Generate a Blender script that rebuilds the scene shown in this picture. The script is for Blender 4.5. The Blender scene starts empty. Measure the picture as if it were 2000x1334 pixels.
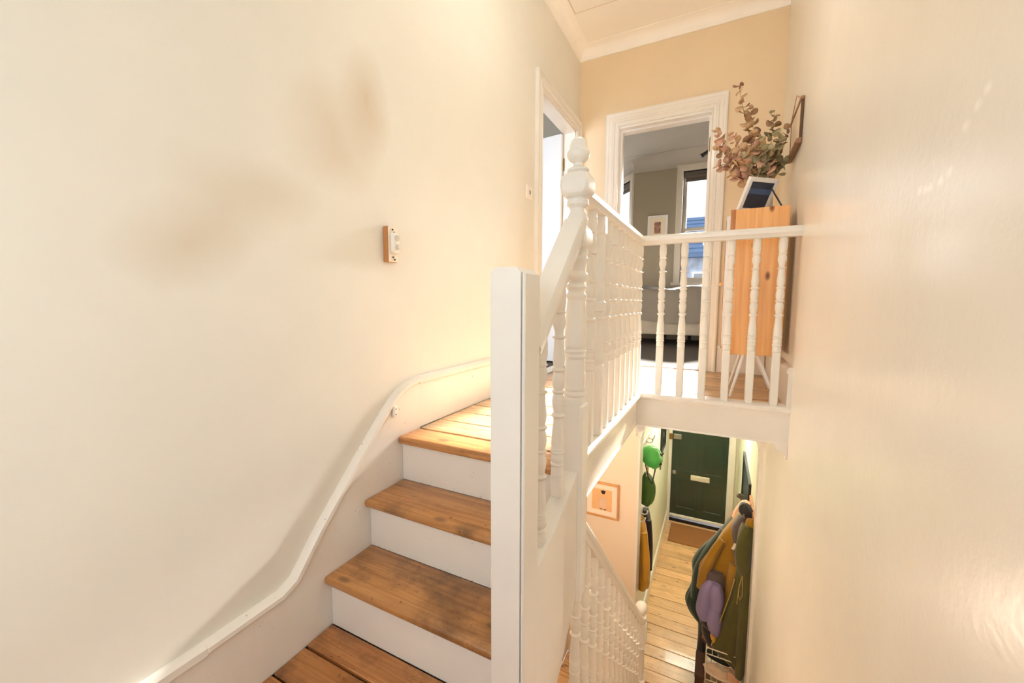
import bpy, bmesh, math, random
from mathutils import Vector, Matrix
random.seed(7)
PI = math.pi
H = 3.326            # height of the eye above the hall floor; all z below are relative to the eye
C = bpy.context.scene.collection
SC = bpy.context.scene

# ------------------------------------------------------------------ camera, sky, lights, exposure
def S(r, g, b):
    f = lambda c: (c/255/12.92) if c/255 <= .04045 else ((c/255+.055)/1.055)**2.4
    return (f(r), f(g), f(b), 1.0)

cam_d = bpy.data.cameras.new('camera'); cam = bpy.data.objects.new('camera', cam_d); C.objects.link(cam)
cam_d.sensor_width = 36.0; cam_d.lens = 792.0/2000*36
cam_d.clip_start = .02; cam_d.clip_end = 200
yaw, pitch, roll = math.radians(27.0), math.radians(5.47), math.radians(.14)
cam.matrix_world = Matrix.Translation((0, 0, H)) @ Matrix.Rotation(yaw, 4, 'Z') @ Matrix.Rotation(PI/2-pitch, 4, 'X') @ Matrix.Rotation(roll, 4, 'Z')
SC.camera = cam

w = bpy.data.worlds.new('world'); SC.world = w; w.use_nodes = True
wb = w.node_tree.nodes['Background']; wb.inputs[0].default_value = (.80, .88, 1.0, 1); wb.inputs[1].default_value = 1.0

def light(name, kind, loc, energy, color, size=None, size_y=None, aim=None, angle=None, spread=None):
    d = bpy.data.lights.new(name, kind); d.energy = energy; d.color = color
    if kind == 'AREA':
        d.shape = 'RECTANGLE'; d.size = size; d.size_y = size_y or size
        if spread: d.spread = spread
    elif kind == 'POINT': d.shadow_soft_size = size
    elif kind == 'SUN': d.angle = angle
    o = bpy.data.objects.new(name, d); C.objects.link(o)
    o.location = (loc[0], loc[1], loc[2]+H)
    if aim:
        v = Vector(aim)-Vector(loc); o.rotation_euler = v.to_track_quat('-Z', 'Y').to_euler()
    return o

light('sun', 'SUN', (3, 12, 8), 30.0, (1, .95, .88), aim=(3-.11, 12-1, 8-.44), angle=math.radians(5))
light('hazy_sun_glow', 'SUN', (4, 12, 8), 34.0, (1, .96, .90), aim=(4-.16, 12-1, 8-.17), angle=math.radians(34))
light('daylight_back_window', 'AREA', (-.35, -.98, .35), 8.5, (.85, .94, 1.0), 1.1, 1.4, aim=(-.35, 1, .2))
light('daylight_bay_window', 'AREA', (-2.62, 7.62, 1.2), 25, (.95, .97, 1.0), 1.05, 1.5, aim=(-1.2, 4, .3))
light('daylight_left_room_window', 'AREA', (-2.2, .78, .7), 40, (.80, .88, 1.0), 1.0, 1.3, aim=(-2.0, 3, .2))
light('daylight_fanlight', 'AREA', (-.15, 6.62, -1.02), 55, (.93, 1.0, .90), .75, .35, aim=(-.15, 4, -2.4))
light('landing_fill', 'POINT', (-.36, 1.75, 1.50), 6.5, (1, .95, .86), .09)  # added lamp out of view, brightens the landing walls and ceiling
light('stairwell_bulb', 'POINT', (-.78, 2.35, -1.30), 13, (1, .76, .58), .06)
light('hall_bulb', 'POINT', (-.12, 4.9, -1.15), 17, (1, .84, .68), .06)

SC.view_settings.view_transform = 'Standard'; SC.view_settings.look = 'None'
SC.view_settings.exposure = 0.76; SC.view_settings.gamma = 1.0; SC.view_settings.use_curve_mapping = False
SC.cycles.max_bounces = 12; SC.cycles.diffuse_bounces = 8; SC.cycles.transparent_max_bounces = 12
SC.cycles.use_denoising = True; SC.cycles.sample_clamp_indirect = 8

# ------------------------------------------------------------------ materials
MATS = {}
class NT:
    def __init__(s, m): s.t = m.node_tree; s.n = s.t.nodes; s.l = s.t.links
    def add(s, kind, **kw):
        n = s.n.new(kind)
        for k, v in kw.items(): setattr(n, k, v)
        return n
    def link(s, a, b): s.l.new(a, b)
    def coord(s, scale=(1, 1, 1), out='Object', off_random=False):
        tc = s.add('ShaderNodeTexCoord'); mp = s.add('ShaderNodeMapping'); mp.inputs['Scale'].default_value = scale
        src = tc.outputs[out]
        if off_random:
            oi = s.add('ShaderNodeObjectInfo'); vm = s.add('ShaderNodeVectorMath', operation='MULTIPLY_ADD')
            cx = s.add('ShaderNodeCombineXYZ'); s.link(oi.outputs['Random'], cx.inputs[0]); s.link(oi.outputs['Random'], cx.inputs[1]); s.link(oi.outputs['Random'], cx.inputs[2])
            vm.inputs[1].default_value = (37, 11, 23); s.link(cx.outputs[0], vm.inputs[0]); s.link(src, vm.inputs[2]); src = vm.outputs[0]
        s.link(src, mp.inputs[0]); return mp.outputs[0]
    def noise(s, vec, scale, detail=4, rough=.5, dist=0):
        n = s.add('ShaderNodeTexNoise'); n.inputs['Scale'].default_value = scale; n.inputs['Detail'].default_value = detail
        n.inputs['Roughness'].default_value = rough; n.inputs['Distortion'].default_value = dist
        s.link(vec, n.inputs['Vector']); return n.outputs[0]
    def ramp(s, fac, stops):
        r = s.add('ShaderNodeValToRGB'); e = r.color_ramp.elements
        while len(e) < len(stops): e.new(.5)
        for i, (p, c) in enumerate(stops): e[i].position = p; e[i].color = c
        s.link(fac, r.inputs[0]); return r.outputs[0]
    def mix(s, fac, a, b, mode='MIX'):
        m = s.add('ShaderNodeMix', data_type='RGBA', blend_type=mode)
        for v, i in ((fac, 0), (a, 6), (b, 7)):
            if hasattr(v, 'is_output'): s.link(v, m.inputs[i])
            else: m.inputs[i].default_value = v
        return m.outputs[2]
    def bump(s, h, strength, dist=.01):
        b = s.add('ShaderNodeBump'); b.inputs['Strength'].default_value = strength; b.inputs['Distance'].default_value = dist
        s.link(h, b.inputs['Height']); return b.outputs[0]

def base(name, rough=.5, metal=0, coat=0, sheen=0):
    m = bpy.data.materials.new(name); m.use_nodes = True; MATS[name] = m
    t = NT(m); p = t.n['Principled BSDF']; p.inputs['Roughness'].default_value = rough; p.inputs['Metallic'].default_value = metal
    p.inputs['Coat Weight'].default_value = coat; p.inputs['Sheen Weight'].default_value = sheen
    return m, t, p
def plain(name, col, rough=.5, metal=0, var=.08, scale=8, bump=0, coat=0, sheen=0, bscale=None):
    m, t, p = base(name, rough, metal, coat, sheen)
    v = t.coord(); n = t.noise(v, scale)
    d = tuple(c*(1-var) for c in col[:3])+(1,); l = tuple(min(1, c*(1+var)) for c in col[:3])+(1,)
    t.link(t.ramp(n, [(.3, d), (.7, l)]), p.inputs['Base Color'])
    if bump: t.link(t.bump(t.noise(v, bscale or scale*6, 3), bump, .004), p.inputs['Normal'])
    return m
def wall_mat(name, col, blotches=(), rough=.42, streak=False):
    m, t, p = base(name, rough)
    v = t.coord()
    n = t.noise(v, 1.3, 5, .6)
    c = t.ramp(n, [(.3, tuple(x*.955 for x in col[:3])+(1,)), (.7, tuple(min(1, x*1.03) for x in col[:3])+(1,))])
    sp = t.noise(v, 46, 2, .5)
    c = t.mix(t.ramp(sp, [(.80, (0, 0, 0, 1)), (.83, (.25, .25, .25, 1))]), c, S(165, 145, 118))
    for (x, y, z, rx, ry, rz, amt, sc_) in blotches:
        tc = t.add('ShaderNodeTexCoord'); vm = t.add('ShaderNodeMapping')
        vm.inputs['Location'].default_value = (-x/rx, -y/ry, -(z+H)/rz); vm.inputs['Scale'].default_value = (1/rx, 1/ry, 1/rz)
        t.link(tc.outputs['Object'], vm.inputs[0])
        wob = t.add('ShaderNodeVectorMath', operation='MULTIPLY_ADD'); wob.inputs[1].default_value = (.9, .9, .9)
        nn = t.add('ShaderNodeTexNoise'); nn.inputs['Scale'].default_value = 3.2; t.link(tc.outputs['Object'], nn.inputs['Vector'])
        sb = t.add('ShaderNodeVectorMath', operation='SUBTRACT'); sb.inputs[1].default_value = (.5, .5, .5)
        t.link(nn.outputs['Color'], sb.inputs[0]); t.link(sb.outputs[0], wob.inputs[0]); t.link(vm.outputs[0], wob.inputs[2])
        ln = t.add('ShaderNodeVectorMath', operation='LENGTH'); t.link(wob.outputs[0], ln.inputs[0])
        f = t.ramp(ln.outputs['Value'], [(0, (amt, amt, amt, 1)), (1, (0, 0, 0, 1))])
        c = t.mix(f, c, sc_)
    t.link(c, p.inputs['Base Color'])
    vs = t.coord((1, 1, .35) if streak else (1, 1, 1))
    h = t.mix(.25, t.noise(vs, 5, 3), t.noise(v, 60, 2))
    t.link(t.bump(h, .09 if streak else .05, .02), p.inputs['Normal'])
    return m
def paint_mat(name, col, rough=.33, chips=0):
    m, t, p = base(name, rough, coat=.15)
    v = t.coord()
    n = t.noise(v, 3, 4)
    c = t.ramp(n, [(.3, tuple(x*.95 for x in col[:3])+(1,)), (.7, tuple(min(1, x*1.02) for x in col[:3])+(1,))])
    if chips:
        k = t.noise(v, 62, 2, .6)
        c = t.mix(t.ramp(k, [(.725, (0, 0, 0, 1)), (.745, (chips, chips, chips, 1))]), c, S(120, 84, 50))
    t.link(c, p.inputs['Base Color'])
    t.link(t.bump(t.noise(v, 22, 3), .08, .01), p.inputs['Normal'])
    return m
def wood_mat(name, dark, light_, knot, grain=(1.6, 34, 34), rough=.4, coat=.2, dirt=.0, axis='X', knots=.5):
    m, t, p = base(name, rough, coat=coat)
    g = {'X': (grain[0], grain[1], grain[1]), 'Y': (grain[1], grain[0], grain[1]), 'Z': (grain[1], grain[1], grain[0])}[axis]
    v = t.coord(g, off_random=True); v1 = t.coord((1, 1, 1), off_random=True)
    n = t.noise(v, 1.6, 8, .62, .6)
    c = t.ramp(n, [(.28, dark), (.5, tuple((a+b)/2 for a, b in zip(dark, light_))), (.72, light_)])
    oi = t.add('ShaderNodeObjectInfo')
    hv = t.add('ShaderNodeHueSaturation'); mr = t.add('ShaderNodeMapRange'); mr.inputs[3].default_value = .86; mr.inputs[4].default_value = 1.12
    t.link(oi.outputs['Random'], mr.inputs[0]); t.link(mr.outputs[0], hv.inputs['Value']); t.link(c, hv.inputs['Color']); c = hv.outputs[0]
    kscale = {'X': (.75, 1.5, 1.5), 'Y': (1.5, .75, 1.5), 'Z': (1.5, 1.5, .75)}[axis]
    vk = t.coord(kscale, off_random=True)
    vo = t.add('ShaderNodeTexVoronoi'); vo.inputs['Scale'].default_value = 7; t.link(vk, vo.inputs['Vector'])
    f = t.ramp(vo.outputs['Distance'], [(0, (knots*1.6,)*3+(1,)), (.10, (knots,)*3+(1,)), (.17, (0, 0, 0, 1))])
    c = t.mix(f, c, knot)
    if dirt:
        d = t.noise(v1, 3.5, 6, .7)
        c = t.mix(t.ramp(d, [(.47, (0, 0, 0, 1)), (.66, (dirt,)*3+(1,))]), c, S(74, 50, 34))
        d2 = t.noise(v1, 70, 2, .6)
        c = t.mix(t.ramp(d2, [(.672, (0, 0, 0, 1)), (.74, (.7, .7, .7, 1))]), c, S(84, 54, 32))
    t.link(c, p.inputs['Base Color'])
    t.link(t.bump(n, .25, .003), p.inputs['Normal'])
    return m
def glass_mat(name):
    m = bpy.data.materials.new(name); m.use_nodes = True; t = NT(m); t.n.clear()
    o = t.add('ShaderNodeOutputMaterial'); mx = t.add('ShaderNodeMixShader'); tr = t.add('ShaderNodeBsdfTransparent'); gl = t.add('ShaderNodeBsdfGlossy')
    gl.inputs['Roughness'].default_value = .02; lw = t.add('ShaderNodeLayerWeight'); lw.inputs[0].default_value = .5
    pw = t.add('ShaderNodeMath', operation='POWER'); pw.inputs[1].default_value = 5; t.link(lw.outputs['Facing'], pw.inputs[0])
    fr = t.add('ShaderNodeMath', operation='MULTIPLY_ADD'); fr.inputs[1].default_value = .9; fr.inputs[2].default_value = .03; t.link(pw.outputs[0], fr.inputs[0])
    t.link(fr.outputs[0], mx.inputs[0]); t.link(tr.outputs[0], mx.inputs[1]); t.link(gl.outputs[0], mx.inputs[2]); t.link(mx.outputs[0], o.inputs[0])
    MATS[name] = m; return m
def emit_mat(name, col, strength):
    m = bpy.data.materials.new(name); m.use_nodes = True; t = NT(m); p = t.n['Principled BSDF']
    p.inputs['Base Color'].default_value = col; p.inputs['Emission Color'].default_value = col; p.inputs['Emission Strength'].default_value = strength
    MATS[name] = m; return m

TAN = S(184, 152, 104)
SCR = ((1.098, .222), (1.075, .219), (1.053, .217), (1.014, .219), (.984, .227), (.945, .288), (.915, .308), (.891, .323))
M_wall_left = wall_mat('cream wall paint with tan blotches', S(231, 229, 219), [  # soft tan blotches mixed into the left wall colour
    (-1.15, 1.115, .70, .6, .13, .20, .46, TAN), (-1.15, .96, .54, .6, .20, .20, .36, TAN), (-1.15, .515, .145, .6, .16, .12, .36, TAN),
    (-1.15, .62, .26, .6, .16, .14, .30, TAN), (-1.15, .76, .31, .6, .16, .10, .22, TAN)], rough=.62)
M_wall = wall_mat('cream wall paint', S(238, 230, 216))
M_wall_right = wall_mat('satin cream wall paint', S(232, 229, 220), streak=True, rough=.27, blotches=[(.342, y, z, .2, .016, .012, .75, S(255, 252, 246)) for y, z in SCR])
M_wall_end = wall_mat('warm cream wall paint', S(230, 210, 178))
M_wall_pink = wall_mat('peach tinted wall paint', S(240, 222, 200))
M_wall_hall = wall_mat('pale green white wall paint', S(228, 228, 208))
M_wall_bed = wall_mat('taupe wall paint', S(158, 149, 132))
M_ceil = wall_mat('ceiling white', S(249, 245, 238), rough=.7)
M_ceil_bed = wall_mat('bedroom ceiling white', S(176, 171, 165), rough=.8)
M_white = paint_mat('white gloss paint', S(234, 231, 224))
M_white_chip = paint_mat('chipped white gloss paint', S(236, 231, 222), chips=.5)
M_white_cool = paint_mat('clean white paint', S(240, 240, 240))
M_board = wood_mat('worn pine floorboards', S(188, 142, 94), S(232, 198, 150), S(70, 40, 22), dirt=.55)
M_board_dark = wood_mat('old varnished pine floorboards', S(156, 96, 48), S(212, 148, 88), S(62, 34, 18), dirt=.75, rough=.36)
M_tread = wood_mat('varnished stair tread pine', S(156, 100, 52), S(212, 156, 96), S(60, 34, 20), dirt=.7, rough=.38, knots=.45)
M_board_hall = wood_mat('pale scrubbed pine floorboards', S(204, 158, 110), S(238, 202, 156), S(120, 70, 36), dirt=.25, rough=.32, coat=.35)
M_pine = wood_mat('orange pine', S(218, 150, 86), S(242, 190, 124), S(120, 58, 22), axis='Z', grain=(1.0, 26), rough=.4, knots=.85)
M_pine_dark = wood_mat('orange brown timber', S(150, 92, 44), S(196, 130, 70), S(90, 50, 24), axis='Z', rough=.5, knots=.2)
M_framewood = wood_mat('light oak frame', S(186, 130, 80), S(220, 170, 116), S(140, 90, 50), grain=(2, 20), knots=0)
M_black = plain('black plastic', S(22, 20, 20), .45)
M_gap = plain('dark void under floor', S(28, 20, 14), .9)
M_mount = plain('cream mount board', S(246, 234, 216), .9, var=.01)
M_metal = plain('brushed steel', S(180, 178, 172), .3, metal=1)
M_brass = plain('aged brass', S(150, 120, 74), .35, metal=1)
M_plastic = plain('white plastic', S(244, 240, 232), .35, var=.02)
M_glass = glass_mat('window glass')
M_door = plain('dark green gloss paint', S(44, 60, 48), .28, var=.1, scale=5, coat=.3)
M_coir = plain('brown coir', S(150, 98, 56), .95, var=.25, scale=160, bump=.8, bscale=220)
M_carpet = plain('grey carpet', S(92, 86, 80), .95, var=.1, scale=90, bump=.5)
M_void = M_gap

# ------------------------------------------------------------------ mesh helpers
def bm(): return bmesh.new()
def box(b, x0, x1, y0, y1, z0, z1, bev=0, seg=1):
    vs = [b.verts.new((x, y, z)) for z in (z0, z1) for y in (y0, y1) for x in (x0, x1)]
    fs = [b.faces.new([vs[i] for i in q]) for q in ((0, 2, 3, 1), (4, 5, 7, 6), (0, 1, 5, 4), (2, 6, 7, 3), (0, 4, 6, 2), (1, 3, 7, 5))]
    if bev:
        es = list({e for f in fs for e in f.edges})
        bmesh.ops.bevel(b, geom=es, offset=bev, segments=seg, profile=.5, affect='EDGES')
    return b
def prism(b, pts, axis, a0, a1):
    """2D outline pts extruded along axis from a0 to a1; pts are the two other axes in xyz order."""
    def P(p, a): return {'x': (a, p[0], p[1]), 'y': (p[0], a, p[1]), 'z': (p[0], p[1], a)}[axis]
    v0 = [b.verts.new(P(p, a0)) for p in pts]; v1 = [b.verts.new(P(p, a1)) for p in pts]
    n = len(pts)
    b.faces.new(v0[::-1]); b.faces.new(v1)
    for i in range(n): b.faces.new((v0[i], v0[(i+1) % n], v1[(i+1) % n], v1[i]))
    bmesh.ops.recalc_face_normals(b, faces=b.faces[:]); return b
def lathe(b, prof, cx=0, cy=0, n=20, cap=True):
    rings = []
    for r, z in prof:
        rings.append([b.verts.new((cx+r*math.cos(2*PI*i/n), cy+r*math.sin(2*PI*i/n), z)) for i in range(n)])
    for a, c in zip(rings, rings[1:]):
        for i in range(n): b.faces.new((a[i], a[(i+1) % n], c[(i+1) % n], c[i]))
    if cap: b.faces.new(rings[0][::-1]); b.faces.new(rings[-1])
    bmesh.ops.recalc_face_normals(b, faces=b.faces[:]); return b
def ringtube(b, pts, radii, n=10, squash=None, fold=None):
    pts = [Vector(p) for p in pts]; rings = []
    if not hasattr(radii, '__len__'): radii = [radii]*len(pts)
    if fold:
        rows = catmull([(*p, r) for p, r in zip(pts, radii)]); pts = [Vector(q[:3]) for q in rows]; radii = [q[3] for q in rows]
    up = Vector((0, 0, 1))
    t0 = (pts[1]-pts[0]).normalized()
    if abs(t0.dot(up)) > .95: up = Vector((1, 0, 0))
    prev = None
    for k, p in enumerate(pts):
        t = (pts[min(k+1, len(pts)-1)]-pts[max(k-1, 0)]).normalized()
        if prev is None: s = t.cross(up).normalized()
        else: s = (prev-t*prev.dot(t)).normalized()
        prev = s; u = t.cross(s); r = radii[k]; kk = k/4; rs = r*(squash or 1)
        ring = []
        for i in range(n):
            a = 2*PI*i/n; q = 1+(fold[1]*math.sin(fold[0]*a+kk*.7) if fold else 0)
            ring.append(b.verts.new(p+s*(r*q*math.cos(a))+u*(rs*q*math.sin(a))))
        rings.append(ring)
    for a, c in zip(rings, rings[1:]):
        for i in range(n): b.faces.new((a[i], a[(i+1) % n], c[(i+1) % n], c[i]))
    b.faces.new(rings[0][::-1]); b.faces.new(rings[-1])
    bmesh.ops.recalc_face_normals(b, faces=b.faces[:]); return b
def loft(b, secs, n=32, folds=(), close=True, soft=True):
    """secs: (z, cx, cy, wx, wy). folds: (count, amplitude, phase, growth)."""
    if len(secs) < 14 and len(secs) > 3 and soft: secs = catmull([tuple(q) for q in secs])
    rings = []; N = len(secs)
    for k, (z, cx, cy, wx, wy) in enumerate(secs):
        ring = []
        for i in range(n):
            a = 2*PI*i/n; q = 1.0
            for (m, amp, ph, gr) in folds: q += amp*math.sin(m*a+ph+.5*k/N)*((k/(N-1))**gr)
            ring.append(b.verts.new((cx+wx*q*math.cos(a), cy+wy*q*math.sin(a), z+.003*math.sin(5*a+k/4))))
        rings.append(ring)
    for a, c in zip(rings, rings[1:]):
        for i in range(n): b.faces.new((a[i], a[(i+1) % n], c[(i+1) % n], c[i]))
    if close: b.faces.new(rings[0][::-1]); b.faces.new(rings[-1])
    bmesh.ops.recalc_face_normals(b, faces=b.faces[:]); return b
def sweep(b, prof, path, up=(0, 0, 1)):
    """prof: 2D (side, up) closed outline; path: points; mitred ends."""
    path = [Vector(p) for p in path]; U = Vector(up); rings = []
    for k, p in enumerate(path):
        d0 = (p-path[k-1]).normalized() if k else None
        d1 = (path[k+1]-p).normalized() if k < len(path)-1 else None
        t = ((d0 or d1)+(d1 or d0)).normalized(); d = d1 or d0
        s = t.cross(U).normalized(); c = max(.3, t.dot(d)); n = s.cross(t).normalized()
        sd = d.cross(U).normalized(); k1 = 1/max(.3, s.dot(sd)) if abs(s.dot(sd)) > 1e-3 else 1
        dn = sd.cross(d).normalized(); k2 = 1/max(.3, n.dot(dn))
        rings.append([b.verts.new(p+s*(x*k1)+n*(y*k2)) for x, y in prof])
    m = len(prof)
    for a, c in zip(rings, rings[1:]):
        for i in range(m): b.faces.new((a[i], a[(i+1) % m], c[(i+1) % m], c[i]))
    b.faces.new(rings[0][::-1]); b.faces.new(rings[-1])
    bmesh.ops.recalc_face_normals(b, faces=b.faces[:]); return b

def root_of(o):
    while o.parent: o = o.parent
    return o
def thing(name, label, cat, loc=(0, 0, 0), group=None):
    o = bpy.data.objects.new(name, None); C.objects.link(o); o.location = (loc[0], loc[1], loc[2]+H); o.empty_display_size = .1
    o['label'] = label; o['category'] = cat
    if group: o['group'] = group
    return o
def tag(o, label, cat, group=None):
    o['label'] = label; o['category'] = cat
    if group: o['group'] = group
    return o
def obj(name, b, m, parent=None, smooth=35, at=None, label=None):
    """links a bmesh as one object. Coordinates are scene ones, or relative to `at` when given."""
    me = bpy.data.meshes.new(name)
    if at is None:
        if parent is not None:
            r = root_of(parent); off = Vector((-r.location.x, -r.location.y, -r.location.z+H))
        else: off = Vector((0, 0, H))
        bmesh.ops.translate(b, vec=off, verts=b.verts[:])
    b.to_mesh(me); b.free()
    if smooth: me.shade_smooth(); me.set_sharp_from_angle(angle=math.radians(smooth))
    me.materials.append(m)
    o = bpy.data.objects.new(name, me); C.objects.link(o)
    if at is not None:
        p = Vector((at[0], at[1], at[2]+H)); o.location = p-(root_of(parent).location if parent is not None else Vector())
    if parent is not None: o.parent = parent
    if label: o['label'] = label
    return o
def struct(name, b=None, m=None, parent=None, smooth=35, loc=None):
    if b is None:
        o = bpy.data.objects.new(name, None); C.objects.link(o); o.location = ((loc or (0, 0, 0))[0], (loc or (0, 0, 0))[1], (loc or (0, 0, 0))[2]+H)
    else: o = obj(name, b, m, parent, smooth)
    if parent is None: o['kind'] = 'structure'
    return o
def recenter(o):
    """moves a top-level mesh object's origin to the middle of its base."""
    vs = [v.co for v in o.data.vertices]
    c = Vector(((min(v.x for v in vs)+max(v.x for v in vs))/2, (min(v.y for v in vs)+max(v.y for v in vs))/2, min(v.z for v in vs)))
    o.data.transform(Matrix.Translation(-c)); o.location = o.location+c; return o

# ------------------------------------------------------------------ levels and planes
XL, XR = -1.15, .342           # left and right walls
YE = 3.535                     # wall at the end of the landing
RISE = .186
ZL = -.536; ZH = ZL-3*RISE; ZF = -3.326   # landing, half landing, hall floor
ZC = 2.12; YB = -1.0           # ceiling, wall behind
YF = 6.45                      # street wall
YP = 3.45                      # wall at the end of the stairwell below

# ------------------------------------------------------------------ walls
b = bm(); box(b, XL-.10, XL, YB, 2.69, ZF, 2.3); box(b, XL-.10, XL, 3.43, YE+.12, ZF, 2.3); box(b, XL-.10, XL, 2.69, 3.43, 1.44, 2.3); box(b, XL-.10, XL, 2.69, 3.43, ZF, ZL)
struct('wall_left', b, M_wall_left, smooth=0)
struct('wall_right', box(bm(), XR, XR+.12, YB, YF+.1, ZF, 2.3), M_wall_right, smooth=0)
b = bm(); box(b, XL, -.806, YE, YE+.12, ZL, 2.3); box(b, -.115, XR, YE, YE+.12, ZL, 2.3); box(b, -.806, -.115, YE, YE+.12, 1.437, 2.3)
struct('wall_end', b, M_wall_end, smooth=0)
# wall behind the eye with its window opening
b = bm(); box(b, XL, -.9, YB-.12, YB, ZF, 2.3); box(b, .2, XR, YB-.12, YB, ZF, 2.3); box(b, -.9, .2, YB-.12, YB, ZF, -.35); box(b, -.9, .2, YB-.12, YB, 1.05, 2.3)
struct('wall_back', b, M_wall, smooth=0)
# lower end wall with an opening into the narrow hall
b = bm(); box(b, XL, -.555, YP, YP+.15, ZF, -.80); struct('wall_stairwell', b, M_wall_pink, smooth=0)
b = bm(); box(b, XR-.022, XR, YP, YP+.15, ZF, -.98); obj('pilaster', b, M_wall_right, None, 0)['kind'] = 'structure'
bpy.data.objects['pilaster'].name = 'trim_1'
b = bm(); box(b, -.555, XR, YP, YP+.15, -.97, -.80); o = obj('trim_2', b, M_wall_pink, None, 0); o['kind'] = 'structure'
def corbel(b, x, sx, y0, y1, z, wd=.17, ht=.17):
    pts = [(x, z), (x+sx*wd, z)]
    for i in range(9):
        a = i/8*PI/2; pts.append((x+sx*(wd*.92-wd*.80*math.sin(a)), z-.03-(ht-.03)*(1-math.cos(a))))
    pts.append((x, z-ht)); prism(b, pts, 'y', y0, y1)
b = bm(); corbel(b, -.555, 1, YP+.005, YP+.145, -.97); corbel(b, XR-.02, -1, YP+.005, YP+.145, -.97, .10, .12)
o = obj('trim_3', b, M_white, None, 30); o['kind'] = 'structure'
b = bm(); box(b, -.556, -.540, YP-.004, YP+.154, ZF, -1.13); o = obj('trim_4', b, M_white, None, 0); o['kind'] = 'structure'
# hall side walls beyond the opening
struct('wall_hall_left', box(bm(), -.70, -.585, YP+.15, YF, ZF, -.80), M_wall_hall, smooth=0)
struct('wall_hall_right', box(bm(), XR-.006, XR, YP+.15, YF, ZF, -.80), M_wall_hall, smooth=0)
b = bm(); box(b, -.585, -.565, YP+.15, YF, ZF, ZF+.16, .006); o = struct('baseboard_hall_left', b, M_white)
b = bm(); box(b, XR-.026, XR-.006, YP+.15, YF, ZF, ZF+.16, .006); o = struct('baseboard_hall_right', b, M_white)
# street wall: opening for the front door and its fanlight below, one window above
b = bm()
box(b, -.70, -.545, YF, YF+.25, ZF, -.75); box(b, .215, XR+.12, YF, YF+.25, ZF, -.75); box(b, -.545, .215, YF, YF+.25, -.78, -.70)
struct('wall_front_hall', b, M_wall_hall, smooth=0)
b = bm()
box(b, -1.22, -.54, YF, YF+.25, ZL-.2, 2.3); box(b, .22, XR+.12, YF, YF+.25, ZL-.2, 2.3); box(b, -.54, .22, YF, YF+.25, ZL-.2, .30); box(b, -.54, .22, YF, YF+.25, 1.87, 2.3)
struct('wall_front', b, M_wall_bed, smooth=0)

# ceilings
struct('ceiling', box(bm(), XL-.05, XR+.05, YB-.05, YE+.05, ZC, ZC+.1), M_ceil, smooth=0)
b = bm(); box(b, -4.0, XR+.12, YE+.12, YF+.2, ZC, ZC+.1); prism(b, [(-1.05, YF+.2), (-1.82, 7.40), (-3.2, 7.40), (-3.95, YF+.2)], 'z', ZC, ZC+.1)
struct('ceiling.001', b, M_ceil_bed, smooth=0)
struct('ceiling.002', box(bm(), -.60, XR, YP+.15, YF, -.80, -.76), M_ceil, smooth=0)
# coved cornice
def cove(b, path, rx=.076, rz=.062, sgn=1):
    pr = [(0, -rz-.02), (.012*sgn, -rz-.02), (.012*sgn, -rz)]
    for i in range(9):
        a = i/8*PI/2; pr.append((sgn*(rx+.012-rx*math.cos(a)), -.004-(rz-.004)*(1-math.sin(a))))
    pr += [(sgn*(rx+.024), -.004), (sgn*(rx+.024), .004), (0, .004)]
    sweep(b, pr, path)
b = bm(); cove(b, [(XR, YE, ZC), (XL, YE, ZC), (XL, YB, ZC)], sgn=-1)
o = obj('trim_5', b, M_ceil, None, 25); o['kind'] = 'structure'
b = bm(); cove(b, [(XR, YB, ZC), (XR, YE, ZC)], rx=.03, rz=.03, sgn=-1); o = obj('trim_6', b, M_ceil, None, 25); o['kind'] = 'structure'
b = bm(); cove(b, [(XR, YE+.12, ZC), (XR, YF, ZC), (-1.22, YF, ZC), (-1.9, 7.23, ZC), (-3.0, 7.23, ZC), (-3.7, YF, ZC), (-4.0, YF, ZC)], rx=.17, rz=.17, sgn=-1)
o = obj('trim_7', b, M_ceil_bed, None, 25); o['kind'] = 'structure'
# loft hatch
t = thing('loft_hatch', 'white flush loft hatch in the landing ceiling', 'hatch', (-.7, 2.68, ZC-.008))
obj('panel', box(bm(), -1.040, -.36, 2.32, 3.057, ZC-.0035, ZC-.001, .001), M_ceil, t)
M_joint = plain('hatch joint', S(222, 206, 184), .9)
for q in ((-1.046, -1.041, 2.314, 3.063), (-.359, -.354, 2.314, 3.063), (-1.041, -.359, 3.058, 3.063), (-1.041, -.359, 2.314, 2.319)):
    obj('joint', box(bm(), *q, ZC-.003, ZC-.0005), M_joint, t, 0)

# ------------------------------------------------------------------ floors, boards one by one
def planks(parent, xs, y0, y1, wd, z, m, th=.022, gap=.004, name='floorboard', ragged=.0):
    y = y0; k = 0
    while y < y1-.02:
        ww = min(wd*random.uniform(.92, 1.08), y1-y)
        if y1-(y+ww) < .05: ww = y1-y
        for (a, c) in xs(y, y+ww):
            b = bm(); dz = random.uniform(-.0015, .0015)
            box(b, a, c, y+gap*random.uniform(.3, .8), y+ww-gap*random.uniform(.3, .8), z-th, z+dz, .0025)
            obj(name, b, m, parent, 0)
        y += ww; k += 1
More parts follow.
